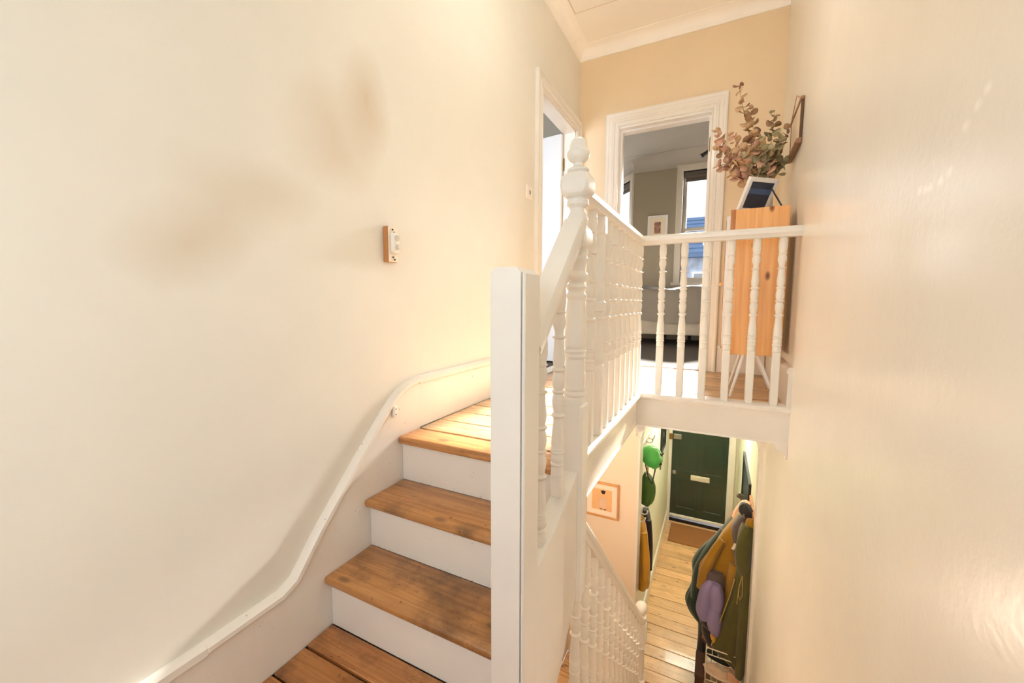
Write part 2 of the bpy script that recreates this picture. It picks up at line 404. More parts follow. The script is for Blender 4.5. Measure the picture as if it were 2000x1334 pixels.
# landing
fl = struct('floor', loc=(-.6, 2.4, ZL-.165))
obj('subfloor', box(bm(), XL, -.44, 1.30, 2.47, ZL-.16, ZL-.03), M_gap, fl, 0)
obj('subfloor', box(bm(), XL, XR, 2.47, YE, ZL-.16, ZL-.03), M_gap, fl, 0)
obj('plaster_soffit', box(bm(), XL, -.41, 1.27, 2.46, ZL-.172, ZL-.160), M_ceil, fl, 0)
obj('plaster_soffit', box(bm(), XL, XR, 2.46, YP+.15, ZL-.172, ZL-.160), M_ceil, fl, 0)
b = bm(); box(b, XL+.018, -.462, 1.204, 1.335, ZL-.032, ZL, .012, 3); obj('nosing_board', b, M_tread, fl, 30)
def landing_x(y0, y1): return [(XL+.022, -.445)] if y0 < 2.44 else ([(XL+.022, XR-.004)] if random.random() < .5 else [(XL+.022, -.30), (-.298, XR-.004)])
planks(fl, landing_x, 1.338, 2.45, .150, ZL, M_board, gap=.007)
planks(fl, landing_x, 2.45, YE+.06, .150, ZL, M_board, gap=.006)
# half landing
fh = struct('floor.001', loc=(-.4, 0, ZH-.2))
obj('subfloor', box(bm(), XL, XR, YB, .86, ZH-.18, ZH-.03), M_gap, fh, 0)
def half_x(y0, y1): return [(XL+.02, XR-.004)]
planks(fh, half_x, -.99, .552, .118, ZH, M_board_dark, gap=.008)
for (y0, y1) in ((.552, .660), (.660, .770), (.770, .872)):
    b = bm(); box(b, XL+.02, XR-.004, y0+.0035, y1-.0035, ZH-.022, ZH+random.uniform(-.002, .002), .003); obj('floorboard', b, M_board_dark, fh, 0)
# hall
fg = struct('floor.002', loc=(-.1, 4.5, ZF-.1))
obj('subfloor', box(bm(), XL, XR, YB, YF+.02, ZF-.1, ZF-.03), M_gap, fg, 0)
def hall_x(y0, y1): return [(XL, XR)] if y1 < YP+.01 else [(-.582, XR-.008)]
planks(fg, hall_x, 1.2, 3.45, .145, ZF, M_board_hall, gap=.005)
planks(fg, hall_x, 3.46, YF, .145, ZF, M_board_hall, gap=.005)
b = bm(); box(b, XL, XR, YB, 1.2, ZF-.03, ZF); obj('floorboard', b, M_board_hall, fg, 0)
# bedroom carpet
b = bm(); box(b, -4.0, XR, YE+.06, 8.0, ZL-.06, ZL-.004); struct('floor.003', b, M_carpet, smooth=0)

# ------------------------------------------------------------------ skirtings
def skirt_profile(z0, h, tk=.020): return None
def skirt_along_y(name, x, sx, y0, y1, z, h):
    b = bm(); pts = [(x, z), (x+sx*.018, z), (x+sx*.018, z+h-.035), (x+sx*.026, z+h-.028), (x+sx*.024, z+h-.010), (x+sx*.012, z+h), (x, z+h)]
    prism(b, pts, 'y', y0, y1); return struct(name, b, M_white_chip, smooth=40)
def skirt_along_x(name, y, sy, x0, x1, z, h):
    b = bm(); pts = [(y, z), (y+sy*.018, z), (y+sy*.018, z+h-.035), (y+sy*.026, z+h-.028), (y+sy*.024, z+h-.010), (y+sy*.012, z+h), (y, z+h)]
    prism(b, pts, 'x', x0, x1); return struct(name, b, M_white_chip, smooth=40)
skirt_along_y('baseboard_left', XL, 1, 1.345, 2.59, ZL, .222)
skirt_along_y('baseboard_right', XR, -1, 2.425, YE, ZL, .215)
skirt_along_x('baseboard_end', YE, -1, .0, XR-.026, ZL, .215)
skirt_along_x('baseboard_end.001', YE, -1, XL, -.912, ZL, .215)
skirt_along_y('baseboard_left.001', XL, 1, YB, .50, ZH, .222)
skirt_along_y('baseboard_right.001', XR, -1, YB, .86, ZH, .222)

# ------------------------------------------------------------------ upper stair
us = thing('upper_staircase', 'short flight of three white risers with worn brown timber treads', 'staircase', (-.8, 1.0, ZH))
YR = [.872, 1.052, 1.232]        # riser faces
for k, y in enumerate(YR):
    z0 = ZH+k*RISE
    b = bm(); box(b, XL+.02, -.44, y, y+.02, z0-.002, z0+RISE-.027, .0015)
    box(b, XL+.02, -.44, y-.006, y+.01, z0+RISE-.044, z0+RISE-.030, .002)
    obj('riser', b, M_white_chip, us, 30)
for k in range(2):
    z = ZH+(k+1)*RISE
    b = bm(); box(b, XL+.018, -.44, YR[k]-.028, YR[k+1]+.004, z-.028, z, .010, 3); obj('tread', b, M_tread, us, 30)
# wall string with its curved moulding
top = [(.50, -.874), (.70, -.868), (.745, -.848), (.836, -.736), (1.01, -.551), (1.111, -.448), (1.18, -.382), (1.225, -.350), (1.28, -.328), (1.345, -.316)]
b = bm(); prism(b, [(p[0], p[1]-.015) for p in top]+[(1.345, ZH-.005), (.50, ZH-.005)], 'x', XL+.001, XL+.019)
ws = obj('wall_string', b, M_white_chip, us, 30)
b = bm(); sweep(b, [(-.001, -.020), (.019, -.022), (.029, -.012), (.028, .000), (.014, .008), (-.001, .008)], [(XL+.001, p[0], p[1]-.006) for p in top])
obj('string_moulding', b, M_white_chip, ws, 40)
# outer string between the square post and the turned newel
b = bm(); prism(b, [(.885, -.652), (1.248, -.580), (1.248, -.985), (.885, -1.365)], 'x', -.452, -.388); bmesh.ops.transform(b, matrix=Matrix.Identity(4), verts=b.verts[:])
b.free(); b = bm()
pts = [(.885, -.700), (.97, -.672), (1.06, -.640), (1.16, -.600), (1.248, -.555), (1.248, -.985), (.885, -1.365)]
prism(b, pts, 'x', -.447, -.391)
osx = obj('outer_string', b, M_white, us, 30)
b = bm(); prism(b, [(.865, ZH-.195), (1.30, ZL-.176), (1.30, ZL-.150), (.865, ZH-.165)], 'x', XL+.001, -.449); obj('soffit', b, M_ceil, us, 0)

# ------------------------------------------------------------------ turned profiles
BAL = [(.3381, .0158), (.3073, .0188), (.2763, .0192), (.2560, .0165), (.2520, .0165), (.2481, .0197), (.2440, .0165), (.2396, .0163), (.2300, .0185), (.2200, .0190), (.2113, .0188), (.1980, .0150), (.1886, .0134), (.1790, .0140),
       (.1765, .0185), (.1744, .0203), (.1720, .0185), (.1690, .0145), (.1345, .0163), (.1116, .0182), (.0980, .0172), (.0830, .0148), (.0800, .0190), (.0773, .0203), (.0745, .0190), (.0700, .0148), (.0560, .0180), (.0400, .0190), (.0256, .0172), (.0170, .0150),
       (.0140, .0180), (.0112, .0192), (.0080, .0180), (.0040, .0148), (-.0090, .0185), (-.0200, .0190), (-.0350, .0174), (-.0530, .0148), (-.0570, .0190), (-.0611, .0203), (-.0650, .0190), (-.0698, .0147), (-.0900, .0158), (-.1105, .0175), (-.1484, .0197), (-.1600, .0185),
       (-.1630, .0200), (-.1665, .0212), (-.1690, .0190), (-.1720, .0208), (-.1760, .0208), (-.1790, .0185), (-.1894, .0192), (-.2000, .0205), (-.2050, .0180), (-.2090, .0205), (-.2140, .0212), (-.2180, .0185), (-.2260, .0190), (-.2452, .0198)]
def baluster_bm(top_z, sq0, sq1, top_sq=None, s=.0182, n=14):
    """turned part from the profile (shifted so its lower end sits at sq1), square foot from sq0 to sq1, plain neck up to top_z."""
    sh = sq1+.2452
    b = bm(); prof = [(.0158, top_z)]
    prof += [(r, z+sh) for z, r in BAL if z+sh < top_z-.002]
    prof = [(max(.0125, .0172+(r-.0172)*1.2), z) for r, z in prof]
    lathe(b, prof[::-1], n=n)
    box(b, -s, s, -s, s, sq0, sq1, .004)
    return b

def rail_profile(w=.031, h=.052):
    return [(-w*.72, -h), (w*.72, -h), (w*.80, -h*.72), (w*.98, -h*.62), (w, -h*.34), (w*.86, -h*.28), (w*.86, -h*.2), (w*.66, -h*.06), (w*.3, 0), (-w*.3, 0), (-w*.66, -h*.06), (-w*.86, -h*.2), (-w*.86, -h*.28), (-w, -h*.34), (-w*.98, -h*.62), (-w*.80, -h*.72)]

# ------------------------------------------------------------------ landing balustrade
lb = thing('landing_balustrade', 'white turned balustrade guarding the landing with acorn topped newel', 'balustrade', (-.42, 1.9, ZL))
NX, NY = -.420, 1.286; hs = .041
def rounded_block(b, cx, cy, z0, z1, s, inset):
    """a square block whose four faces end in rounded shoulders"""
    zs = []; n = 6; hgt = z1-z0
    prof = []
    for i in range(n+1): a = i/n*PI/2; prof.append((s-inset*(1-math.sin(a)), z0+inset*1.35*(1-math.cos(a))))
    for i in range(n+1): a = i/n*PI/2; prof.append((s-inset*(1-math.cos(a)), z1-inset*1.35*(1-math.sin(a))))
    rings = []
    ch = .008
    for (q, z) in prof:
        c = ch+(s-q)*.9; pts = [(q, -q+c), (q, q-c), (q-c, q), (-q+c, q), (-q, q-c), (-q, -q+c), (-q+c, -q), (q-c, -q)]
        rings.append([b.verts.new((cx+x, cy+y, z)) for x, y in pts])
    for r0, r1 in zip(rings, rings[1:]):
        for i in range(8): b.faces.new((r0[i], r0[(i+1) % 8], r1[(i+1) % 8], r1[i]))
    b.faces.new(rings[0][::-1]); b.faces.new(rings[-1]); bmesh.ops.recalc_face_normals(b, faces=b.faces[:])
b = bm()
lathe(b, [(.028, .240), (.031, .2536), (.034, .260), (.034, .268), (.0300, .275), (.0285, .281), (.0235, .289), (.0240, .300), (.0300, .3066), (.035, .311), (.035, .3165), (.0325, .3178), (.0340, .322), (.0330, .327), (.029, .333)], NX, NY, 24)
rounded_block(b, NX, NY, .326, .416, .046, .028)
rounded_block(b, NX, NY, .160, .250, .042, .026)
lathe(b, [(.034, -.330), (.036, -.3200), (.0345, -.3138), (.0335, -.310), (.0365, -.306), (.0375, -.3016), (.036, -.297), (.033, -.2911), (.0355, -.287), (.0365, -.2824), (.035, -.277), (.033, -.270), (.0350, -.2529), (.0335, -.220), (.0305, -.195),
          (.0305, -.184), (.035, -.179), (.0365, -.1745), (.035, -.170), (.031, -.1667), (.035, -.162), (.0365, -.1585), (.034, -.1548), (.031, -.150), (.0345, -.1450), (.036, -.140), (.035, -.1241), (.033, -.060), (.0290, .005), (.0285, .0108), (.0315, .0170), (.033, .0225), (.031, .029), (.0265, .034),
          (.026, .040), (.031, .0455), (.0335, .0500), (.032, .0560), (.0255, .062), (.025, .066), (.030, .072), (.036, .080), (.0375, .0880), (.0350, .0960), (.0285, .102), (.0280, .110), (.0300, .122), (.032, .130), (.0355, .136), (.0362, .1410), (.0335, .147), (.030, .151), (.0325, .158), (.033, .166)], NX, NY, 28)
prism(b, [(NX-hs+.010, NY-hs), (NX+hs-.010, NY-hs), (NX+hs, NY-hs+.010), (NX+hs, NY+hs-.010), (NX+hs-.010, NY+hs), (NX-hs+.010, NY+hs), (NX-hs, NY+hs-.010), (NX-hs, NY-hs+.010)], 'z', -1.012, -.338)
prism(b, [(NX-hs+.012, NY-hs+.012), (NX+hs-.012, NY-hs+.012), (NX+hs-.012, NY+hs-.012), (NX-hs+.012, NY+hs-.012)], 'z', -.340, -.326)
npost = obj('newel_post', b, M_white, lb, 35)
b = bm()
lathe(b, [(.028, .410), (.0345, .4161), (.0345, .4200), (.030, .4235), (.0205, .4271), (.0155, .4318), (.0150, .4397), (.0200, .4450), (.0290, .4510), (.0345, .4600), (.0362, .4678), (.0352, .4740), (.0320, .4790), (.0275, .4815), (.0275, .4845), (.0275, .4900), (.0262, .4990), (.0230, .5080), (.0170, .5155), (.0090, .5195), (.0020, .5207)], NX, NY, 28)
obj('acorn_finial', b, M_white, npost, 40)
RY = 2.432; RXC = -.418; ZR = .378       # rail centre lines and top
b = bm(); sweep(b, rail_profile(), [(RXC, NY+hs-.004, ZR), (RXC, RY, ZR), (XR, RY, ZR)])
obj('handrail', b, M_white, lb, 40)
# nosing rail and fascia
prof = [(-.060, -.030), (.024, -.030), (.032, -.024), (.034, -.015), (.032, -.006), (.022, 0), (-.060, 0)]
b = bm(); sweep(b, prof, [(RXC, NY+hs-.004, ZL+.014), (RXC, RY, ZL+.014), (XR, RY, ZL+.014)])
obj('base_rail', b, M_white, lb, 40)
b = bm(); sweep(b, [(-.030, -.17), (.012, -.17), (.012, -.165), (.008, -.161), (.008, -.012), (.017, -.008), (.018, 0), (-.030, 0)], [(RXC, NY+hs-.004, ZL-.014), (RXC, RY, ZL-.014), (XR, RY, ZL-.014)])
obj('fascia_board', b, M_white, lb, 30)
b = bm(); corbel(b, XR-.001, -1, RY-.012, RY+.03, ZL-.184, .055, .075); obj('corbel', b, M_white, lb, 30)
b = bm(); corbel(b, RXC+.008, 1, RY-.012, RY+.03, ZL-.184, .05, .07); obj('corbel', b, M_white, lb, 30)
bz = ZL+.012; btop = ZR-.048
bmesh_b = baluster_bm(btop-bz, 0, -.2452-bz)
first = obj('baluster', bmesh_b, M_white, lb, 40, at=(RXC, 1.444, bz))
def more_balusters(first, spots, par):
    for p in spots:
        o = first.copy(); C.objects.link(o); o.location = Vector((p[0], p[1], p[2]+H))-root_of(par).location; o.parent = par
more_balusters(first, [(RXC, y, bz) for y in (1.676, 1.786, 1.898, 2.008, 2.117, 2.228, 2.340)], lb)
more_balusters(first, [(RXC, RY+.005, bz)]+[(x, RY+.005, bz) for x in (-.294, -.182, -.069, .043, .157, .268)], lb)
# thicker intermediate newel
b = bm(); q = .023
box(b, -q, q, -q, q, 0, .285, .006); box(b, -q, q, -q, q, .78, btop-bz, .006); box(b, -.0235, .0235, -.0235, .0235, .488, .532, .006)
lathe(b, [(.0215, .284), (.021, .300), (.023, .305), (.021, .312), (.019, .320), (.0215, .345), (.0225, .380), (.0205, .430), (.0185, .452), (.0200, .458), (.0225, .463), (.0200, .469), (.0205, .476), (.0225, .482), (.021, .490)], 0, 0, 16)
lathe(b, [(.0215, .530), (.0225, .540), (.0205, .548), (.0225, .553), (.0222, .562), (.0222, .700), (.0205, .728), (.0185, .738), (.0220, .745), (.0200, .752), (.0225, .760), (.021, .768), (.0215, .782)], 0, 0, 8)
obj('intermediate_newel', b, M_white, lb, 40, at=(RXC, 1.562, bz))

# ------------------------------------------------------------------ stair banister (square post, raking rail, two balusters)
sb = thing('stair_banister', 'white square chamfered post with raking handrail beside the three steps', 'banister', (-.42, .845, ZH))
px0, px1, py0, py1 = -.463, -.377, .800, .886
b = bm()
box(b, px0, px1-.010, py0, py1, -1.42, .078)
bmesh.ops.bevel(b, geom=[e for e in b.edges if all(v.co.z > .07 for v in e.verts) and abs(e.verts[0].co.x-e.verts[1].co.x) < .001], offset=.011, segments=1, affect='EDGES')
obj('square_post', b, M_white, sb, 20)
b = bm(); box(b, px1-.0085, px1, py0+.002, py1, -1.42, .066, .003)
bmesh.ops.translate(b, vec=(0, 0, 0), verts=b.verts[:]); obj('cover_strip', b, M_white, sb, 20)
sl = .98
def rz(y): return .262+(y-1.243)*sl
b = bm()
w_ = .037
sweep(b, [(-w_*.8, -.06), (w_*.8, -.06), (w_*.86, -.045), (w_, -.038), (w_, -.026), (w_*.93, -.021), (w_*.93, -.014), (w_*.80, -.004), (w_*.5, 0), (-w_*.5, 0), (-w_*.80, -.004), (-w_*.93, -.014), (-w_*.93, -.021), (-w_, -.026), (-w_, -.038), (-w_*.86, -.045)],
      [(-.42, py1-.002, rz(py1)), (-.42, 1.247, rz(1.247))])
obj('handrail', b, M_white, sb, 40)
first2 = None
for y in (.992, 1.132):
    zb = -.715+(y-.885)*.42+.02; sq1 = -.5215-(1.132-y)*sl
    zt = rz(y)-.07
    zb = min(zb, sq1-.05) if y > 1.0 else sq1-.06
    b = baluster_bm(zt-zb, 0, sq1-zb); obj('baluster', b, M_white, sb, 40, at=(-.42, y, zb))

# ------------------------------------------------------------------ lower stair
ls = thing('lower_staircase', 'white lower flight descending along the right wall to the hall', 'staircase', (0, 1.9, ZF))
NST = 12; go = .180
for k in range(NST):
    y = .88+k*go; z = ZH-k*RISE
    b = bm(); box(b, -.39, XR-.002, y, y+.018, z-RISE, z-.03, .001); obj('riser', b, M_white, ls, 0)
    if k < NST-1:
        b = bm(); box(b, -.39, XR-.002, y-.0, y+go+.022, z-RISE-.03, z-RISE, .010, 2); obj('tread', b, M_tread, ls, 30)
def lz(y): return -.852-(y-1.449)*.985        # rail top
b = bm(); prism(b, [(.89, ZH-.10), (1.33, ZH-.50), (2.93, ZH-2.08), (2.93, ZF), (2.55, ZF), (.89, ZH-.42)], 'x', -.448, -.390); obj('outer_string', b, M_white, ls, 20)
lbn = thing('lower_stair_banister', 'white turned banister of the lower flight ending in a ball newel', 'banister', (-.42, 2.2, ZF))
b = bm(); sweep(b, rail_profile(.030, .055), [(-.42, 1.325, lz(1.325)), (-.42, 2.95, lz(2.95))]); obj('handrail', b, M_white, lbn, 40)
n0 = None
for i in range(13):
    y = 1.345+i*.1215
    if y > 2.90: break
    zt = lz(y)-.066; sq1 = zt-.585; zb = ZH-.50-(y-1.33)*.987-.015
    if n0 is None: n0 = obj('baluster', baluster_bm(zt-zb, 0, sq1-zb), M_white, lbn, 40, at=(-.42, y, zb))
    else: more_balusters(n0, [(-.42, y, zb)], lbn)
ny = 2.985
b = bm(); box(b, -.46, -.38, ny-.04, ny+.04, ZF, -2.85, .006)
lathe(b, [(.036, -2.86), (.037, -2.84), (.030, -2.82), (.034, -2.75), (.030, -2.62), (.036, -2.60), (.030, -2.585), (.034, -2.57), (.036, -2.55)], -.42, ny, 20)
rounded_block(b, -.42, ny, -2.56, -2.40, .041, .012)
lathe(b, [(.034, -2.405), (.036, -2.375), (.040, -2.365), (.040, -2.35), (.030, -2.343), (.024, -2.335), (.028, -2.325)], -.42, ny, 20)
nn = obj('newel_post', b, M_white, lbn, 35)
b = bm(); lathe(b, [(.024, -2.333)]+[(.0445*math.sin(a), -2.283-.0445*math.cos(a)) for a in [i*PI/12 for i in range(3, 12)]]+[(.002, -2.2386)], -.42, ny, 24)
obj('ball_finial', b, M_white, nn, 60)

# ------------------------------------------------------------------ doors and their casings
def casing(b, kind, u0, u1, z0, zt, wd, plane):
    """stepped architrave swept round an opening; u0,u1 and zt are its outer edges"""
    prof = [(0, 0), (0, .026), (.010, .030), (.022, .026), (.028, .018), (wd*.50, .016), (wd*.56, .022), (wd*.66, .022), (wd*.72, .014), (wd*.90, .012), (wd*.94, .018), (wd, .016), (wd, 0)]
    if kind == 'y': sweep(b, prof, [(u0, plane, z0), (u0, plane, zt), (u1, plane, zt), (u1, plane, z0)], up=(0, -1, 0))
    else: sweep(b, prof, [(plane, u0, z0), (plane, u0, zt), (plane, u1, zt), (plane, u1, z0)], up=(1, 0, 0))
def panel_door(name, parent, x0, x1, y, z0, z1, th, m, xs, zs):
    """four panel leaf in the XZ plane facing -Y, panels recessed"""
    b = bm()
    xe = [x0]+[v for p in xs for v in p]+[x1]
    for i in range(0, len(xe), 2): box(b, xe[i], xe[i+1], y, y+th, z0, z1)
    ze = [z0]+[v for p in zs for v in p]+[z1]
    for (a, c) in xs:
        for i in range(0, len(ze), 2): box(b, a, c, y, y+th, ze[i], ze[i+1])
    leaf = obj(name, b, m, parent, 0)
    for (a, c) in xs:
        for (d, e) in zs:
            b = bm(); box(b, a, c, y+.010, y+th-.010, d, e)
            mw = .016
            for (p0, p1, q0, q1) in ((a, a+mw, d, e), (c-mw, c, d, e), (a+mw, c-mw, d, d+mw), (a+mw, c-mw, e-mw, e)): box(b, p0, p1, y+.003, y+.012, q0, q1, .003)
            obj('panel', b, m, leaf, 30)
    return leaf
d1 = struct('door_1', loc=(-.46, YE+.06, ZL))
b = bm(); casing(b, 'y', -.912, -.010, ZL, 1.556, .106, YE); obj('architrave', b, M_white, d1, 40)
b = bm(); box(b, -.815, -.803, YE, YE+.12, ZL, 1.44); box(b, -.118, -.106, YE, YE+.12, ZL, 1.44); box(b, -.803, -.118, YE-.003, YE+.12, 1.434, 1.453)
box(b, -.803, -.788, YE+.05, YE+.12, ZL, 1.434); box(b, -.133, -.118, YE+.05, YE+.12, ZL, 1.434); box(b, -.788, -.133, YE+.05, YE+.12, 1.419, 1.434)
obj('jamb_lining', b, M_white_cool, d1, 0)
b = bm(); box(b, -.085, -.045, YE+.14, YE+.83, ZL+.01, 1.42, .003); lf = obj('door_leaf', b, M_white_cool, d1, 20)
b = bm(); lathe(b, [(.006, 1.16), (.006, 1.26)], -.121, YE+.035, 8); box(b, -.122, -.118, YE+.005, YE+.035, 1.16, 1.26); obj('hinge', b, M_brass, d1, 30)
b = bm(); box(b, -.812, -.11, YE-.005, YE+.125, ZL-.01, ZL+.008, .004); obj('threshold', b, M_board, d1, 20)
d2 = struct('door_2', loc=(XL-.05, 3.06, ZL))
b = bm(); casing(b, 'x', 2.590, 3.534, ZL, 1.545, .100, XL); obj('architrave', b, M_white, d2, 40)
b = bm(); box(b, XL-.103, XL+.002, 2.688, 2.700, ZL, 1.44); box(b, XL-.103, XL+.002, 3.420, 3.432, ZL, 1.44); box(b, XL-.103, XL+.002, 2.688, 3.432, 1.432, 1.444)
obj('jamb_lining', b, M_white, d2, 0)
b = bm(); box(b, -.70, 0, -.036, 0, ZL+.012+H, 1.425+H, .003)
bmesh.ops.rotate(b, cent=(0, 0, 0), matrix=Matrix.Rotation(math.radians(-6), 3, 'Z'), verts=b.verts[:])
lf2 = obj('door_leaf', b, M_white_cool, d2, 20, at=(XL-.102, 3.415, -H))
for z in (1.13, -.25):
    b = bm(); lathe(b, [(.007, z), (.007, z+.10)], XL-.096, 3.418, 8); box(b, XL-.098, XL-.070, 3.424, 3.4285, z, z+.10); obj('hinge', b, M_brass, d2, 30)
b = bm(); lathe(b, [(.012, 0), (.012, .03), (.026, .04), (.028, .055), (.018, .068), (.002, .07)], 0, 0, 14)
bmesh.ops.rotate(b, cent=(0, 0, 0), matrix=Matrix.Rotation(PI/2, 3, 'X'), verts=b.verts[:]); obj('knob', b, M_brass, d2, 40, at=(XL-.74, 3.455, .42))
# front door
d3 = struct('door_3', loc=(-.165, YF, ZF))
fx0, fx1, fy = -.545, .215, YF-.03
b = bm()
box(b, -.585, fx0, YF-.05, YF+.20, ZF, -.78); box(b, fx1, .30, YF-.05, YF+.20, ZF, -.78); box(b, fx0, fx1, YF-.05, YF+.20, -1.29, -1.22); box(b, fx0, fx1, YF-.05, YF+.20, -.81, -.78)
obj('door_frame', b, M_white, d3, 0)
leaf = panel_door('door_leaf', d3, fx0+.004, fx1-.004, fy, -3.235, -1.295, .045, M_door, [(-.455, -.190), (-.094, .160)], [(-3.10, -2.665), (-2.52, -1.42)])
b = bm(); box(b, -.268, -.012, fy-.012, fy, -2.632, -2.552, .004); box(b, -.235, -.045, fy-.016, fy-.010, -2.615, -2.569, .003); obj('letter_plate', b, plain('pale brushed plate', S(226, 222, 210), .35, .4), d3, 20)
b = bm(); lathe(b, [(.030, 0), (.030, .006), (.022, .014), (.020, .026), (.012, .03), (.002, .031)], 0, 0, 18); bmesh.ops.rotate(b, cent=(0, 0, 0), matrix=Matrix.Rotation(PI/2, 3, 'X'), verts=b.verts[:])
obj('latch_cylinder', b, M_metal, d3, 40, at=(-.500, fy, -2.555))
b = bm(); box(b, -.525, -.415, fy-.035, fy, -2.03, -1.955, .005); lk = obj('rim_lock', b, M_metal, d3, 20)
b = bm(); box(b, -.585, -.532, YF-.085, YF-.05, -2.035, -1.95, .004); obj('keep', b, M_brass, lk, 20)
b = bm(); box(b, fx0+.004, fx1-.004, fy-.014, fy, -3.245, -3.205, .005); obj('draught_strip', b, M_white_cool, d3, 20)
b = bm(); box(b, fx0, fx1, YF-.04, YF+.2, ZF, ZF+.05); obj('sill', b, M_black, d3, 0)
w6 = struct('window_6', loc=(-.165, YF+.1, -1.22))
M_frost = bpy.data.materials.new('frosted fanlight glass'); M_frost.use_nodes = True
_t = NT(M_frost); _t.n.clear(); _o = _t.add('ShaderNodeOutputMaterial'); _tr = _t.add('ShaderNodeBsdfTranslucent'); _tr.inputs[0].default_value = (.88, .92, .88, 1); _t.link(_tr.outputs[0], _o.inputs[0])
obj('glass', box(bm(), fx0, fx1, YF+.09, YF+.096, -1.22, -.81), M_frost, w6, 0)

# ------------------------------------------------------------------ bedroom beyond the end door
def tbox(b, M, *a, **k):
    t = bm(); box(t, *a, **k); bmesh.ops.transform(t, matrix=M, verts=t.verts[:])
    me = bpy.data.meshes.new('t'); t.to_mesh(me); t.free(); b.from_mesh(me); bpy.data.meshes.remove(me)
def sash_window(name, M, x0, x1, z0, z1, loc, blind=True, inner=.0, cw=.085, tree=None):
    """window seen from -Y side in local space, wall face at y=0, wall .25 thick; M places it."""
    root = struct(name, loc=loc)
    def P(nm, boxes, m, par=root):
        b = bm()
        for q in boxes: tbox(b, M, *q)
        return obj(nm, b, m, par, 0)
    P('architrave', [(x0-cw, x0, -.022, 0, z0-.02, z1+cw), (x1, x1+cw, -.022, 0, z0-.02, z1+cw), (x0, x1, -.022, 0, z1, z1+cw), (x0-cw, x0-cw+.018, -.03, -.022, z0-.02, z1+cw), (x1+cw-.018, x1+cw, -.03, -.022, z0-.02, z1+cw)], M_win)
    P('reveal', [(x0-.012, x0+.0, 0, .25, z0, z1), (x1, x1+.012, 0, .25, z0, z1), (x0, x1, 0, .25, z1, z1+.012)], M_win)
    P('sill', [(x0-cw-.03, x1+cw+.03, -.06, .2, z0-.045, z0)], M_win)
    zm = (z0+z1)/2-.02; s = .05
    P('upper_sash', [(x0, x0+s, .12, .16, zm, z1), (x1-s, x1, .12, .16, zm, z1), (x0+s, x1-s, .12, .16, z1-s, z1), (x0+s, x1-s, .12, .16, zm-.018, zm+.02)], M_win)
    P('lower_sash', [(x0, x0+s, .07, .11, z0, zm+.02), (x1-s, x1, .07, .11, z0, zm+.02), (x0+s, x1-s, .07, .11, z0, z0+.07), (x0+s, x1-s, .07, .11, zm-.018, zm+.02)], M_win)
    P('glass', [(x0+s, x1-s, .138, .142, zm, z1-s), (x0+s, x1-s, .088, .092, z0+.07, zm)], M_glass)
    return root
M_win = plain('white window paint', S(214, 208, 198), .4, var=.02)
sash_window('window_1', Matrix.Translation((0, YF, 0)), -.54, .22, .30, 1.87, (-.16, YF, .30))
ang = math.atan2(-.755, .656)   # local +x runs back along the bay side towards the room corner
MA = Matrix.Translation((-1.22-.656*1.04, 6.45+.755*1.04, 0)) @ Matrix.Rotation(ang, 4, 'Z')
sash_window('window_2', MA, .10, .94, .30, 1.87, (-1.6, 6.9, .30))
b = bm()
for q in ((0, .10, 0, .22, ZL-.2, 2.3), (.94, 1.04, 0, .22, ZL-.2, 2.3), (.10, .94, 0, .22, ZL-.2, .30), (.10, .94, 0, .22, 1.87, 2.3)): tbox(b, MA, *q)
struct('wall_bay_right', b, M_wall_bed, smooth=0)
MB_ = Matrix.Translation((-1.22-.656*1.04-1.25, 6.45+.755*1.04, 0))
sash_window('window_3', MB_, .10, 1.15, .30, 1.87, (-2.5, 7.2, .30))
b = bm()
for q in ((0, .10, 0, .22, ZL-.2, 2.3), (1.15, 1.25, 0, .22, ZL-.2, 2.3), (.10, 1.15, 0, .22, ZL-.2, .30), (.10, 1.15, 0, .22, 1.87, 2.3)): tbox(b, MB_, *q)
struct('wall_bay_front', b, M_wall_bed, smooth=0)
b = bm(); tbox(b, Matrix.Translation((-3.152-.7, 6.45, 0)) @ Matrix.Rotation(math.radians(48), 4, 'Z'), 0, 1.05, 0, .22, ZL-.2, 2.3); struct('wall_bay_left', b, M_wall_bed, smooth=0)
struct('wall_bed_left', box(bm(), -4.1, -3.85, YE+.12, 6.6, ZL-.2, 2.3), M_wall_bed, smooth=0)
struct('wall_bed_back', box(bm(), -4.1, XL-.12, YE+.0, YE+.12, ZL-.2, 2.3), M_wall_bed, smooth=0)
# roller blinds
M_blind = plain('dark grey blind fabric', S(96, 88, 84), .8)
def blind(M, x0, x1, z1, label, loc):
    t = thing('roller_blind', label, 'blind', loc)
    b = bm(); tbox(b, M, x0+.01, x1-.01, .012, .075, z1-.085, z1-.002, bev=.012); obj('cassette', b, M_blind, t, 30)
    b = bm(); tbox(b, M, x0+.03, x1-.03, .035, .039, z1-.125, z1-.08); obj('fabric', b, M_blind, t, 0)
    b = bm(); tbox(b, M, x0+.03, x1-.03, .028, .046, z1-.140, z1-.122, bev=.004); obj('bottom_bar', b, M_blind, t, 20)
blind(Matrix.Translation((0, YF, 0)), -.54, .22, 1.868, 'rolled up dark grey blind in the head of the window facing the blue roof', (-.16, YF+.04, 1.75))
blind(MA, .10, .94, 1.868, 'rolled up dark grey blind in the angled bay window beside the framed print', (-1.6, 6.9, 1.75))
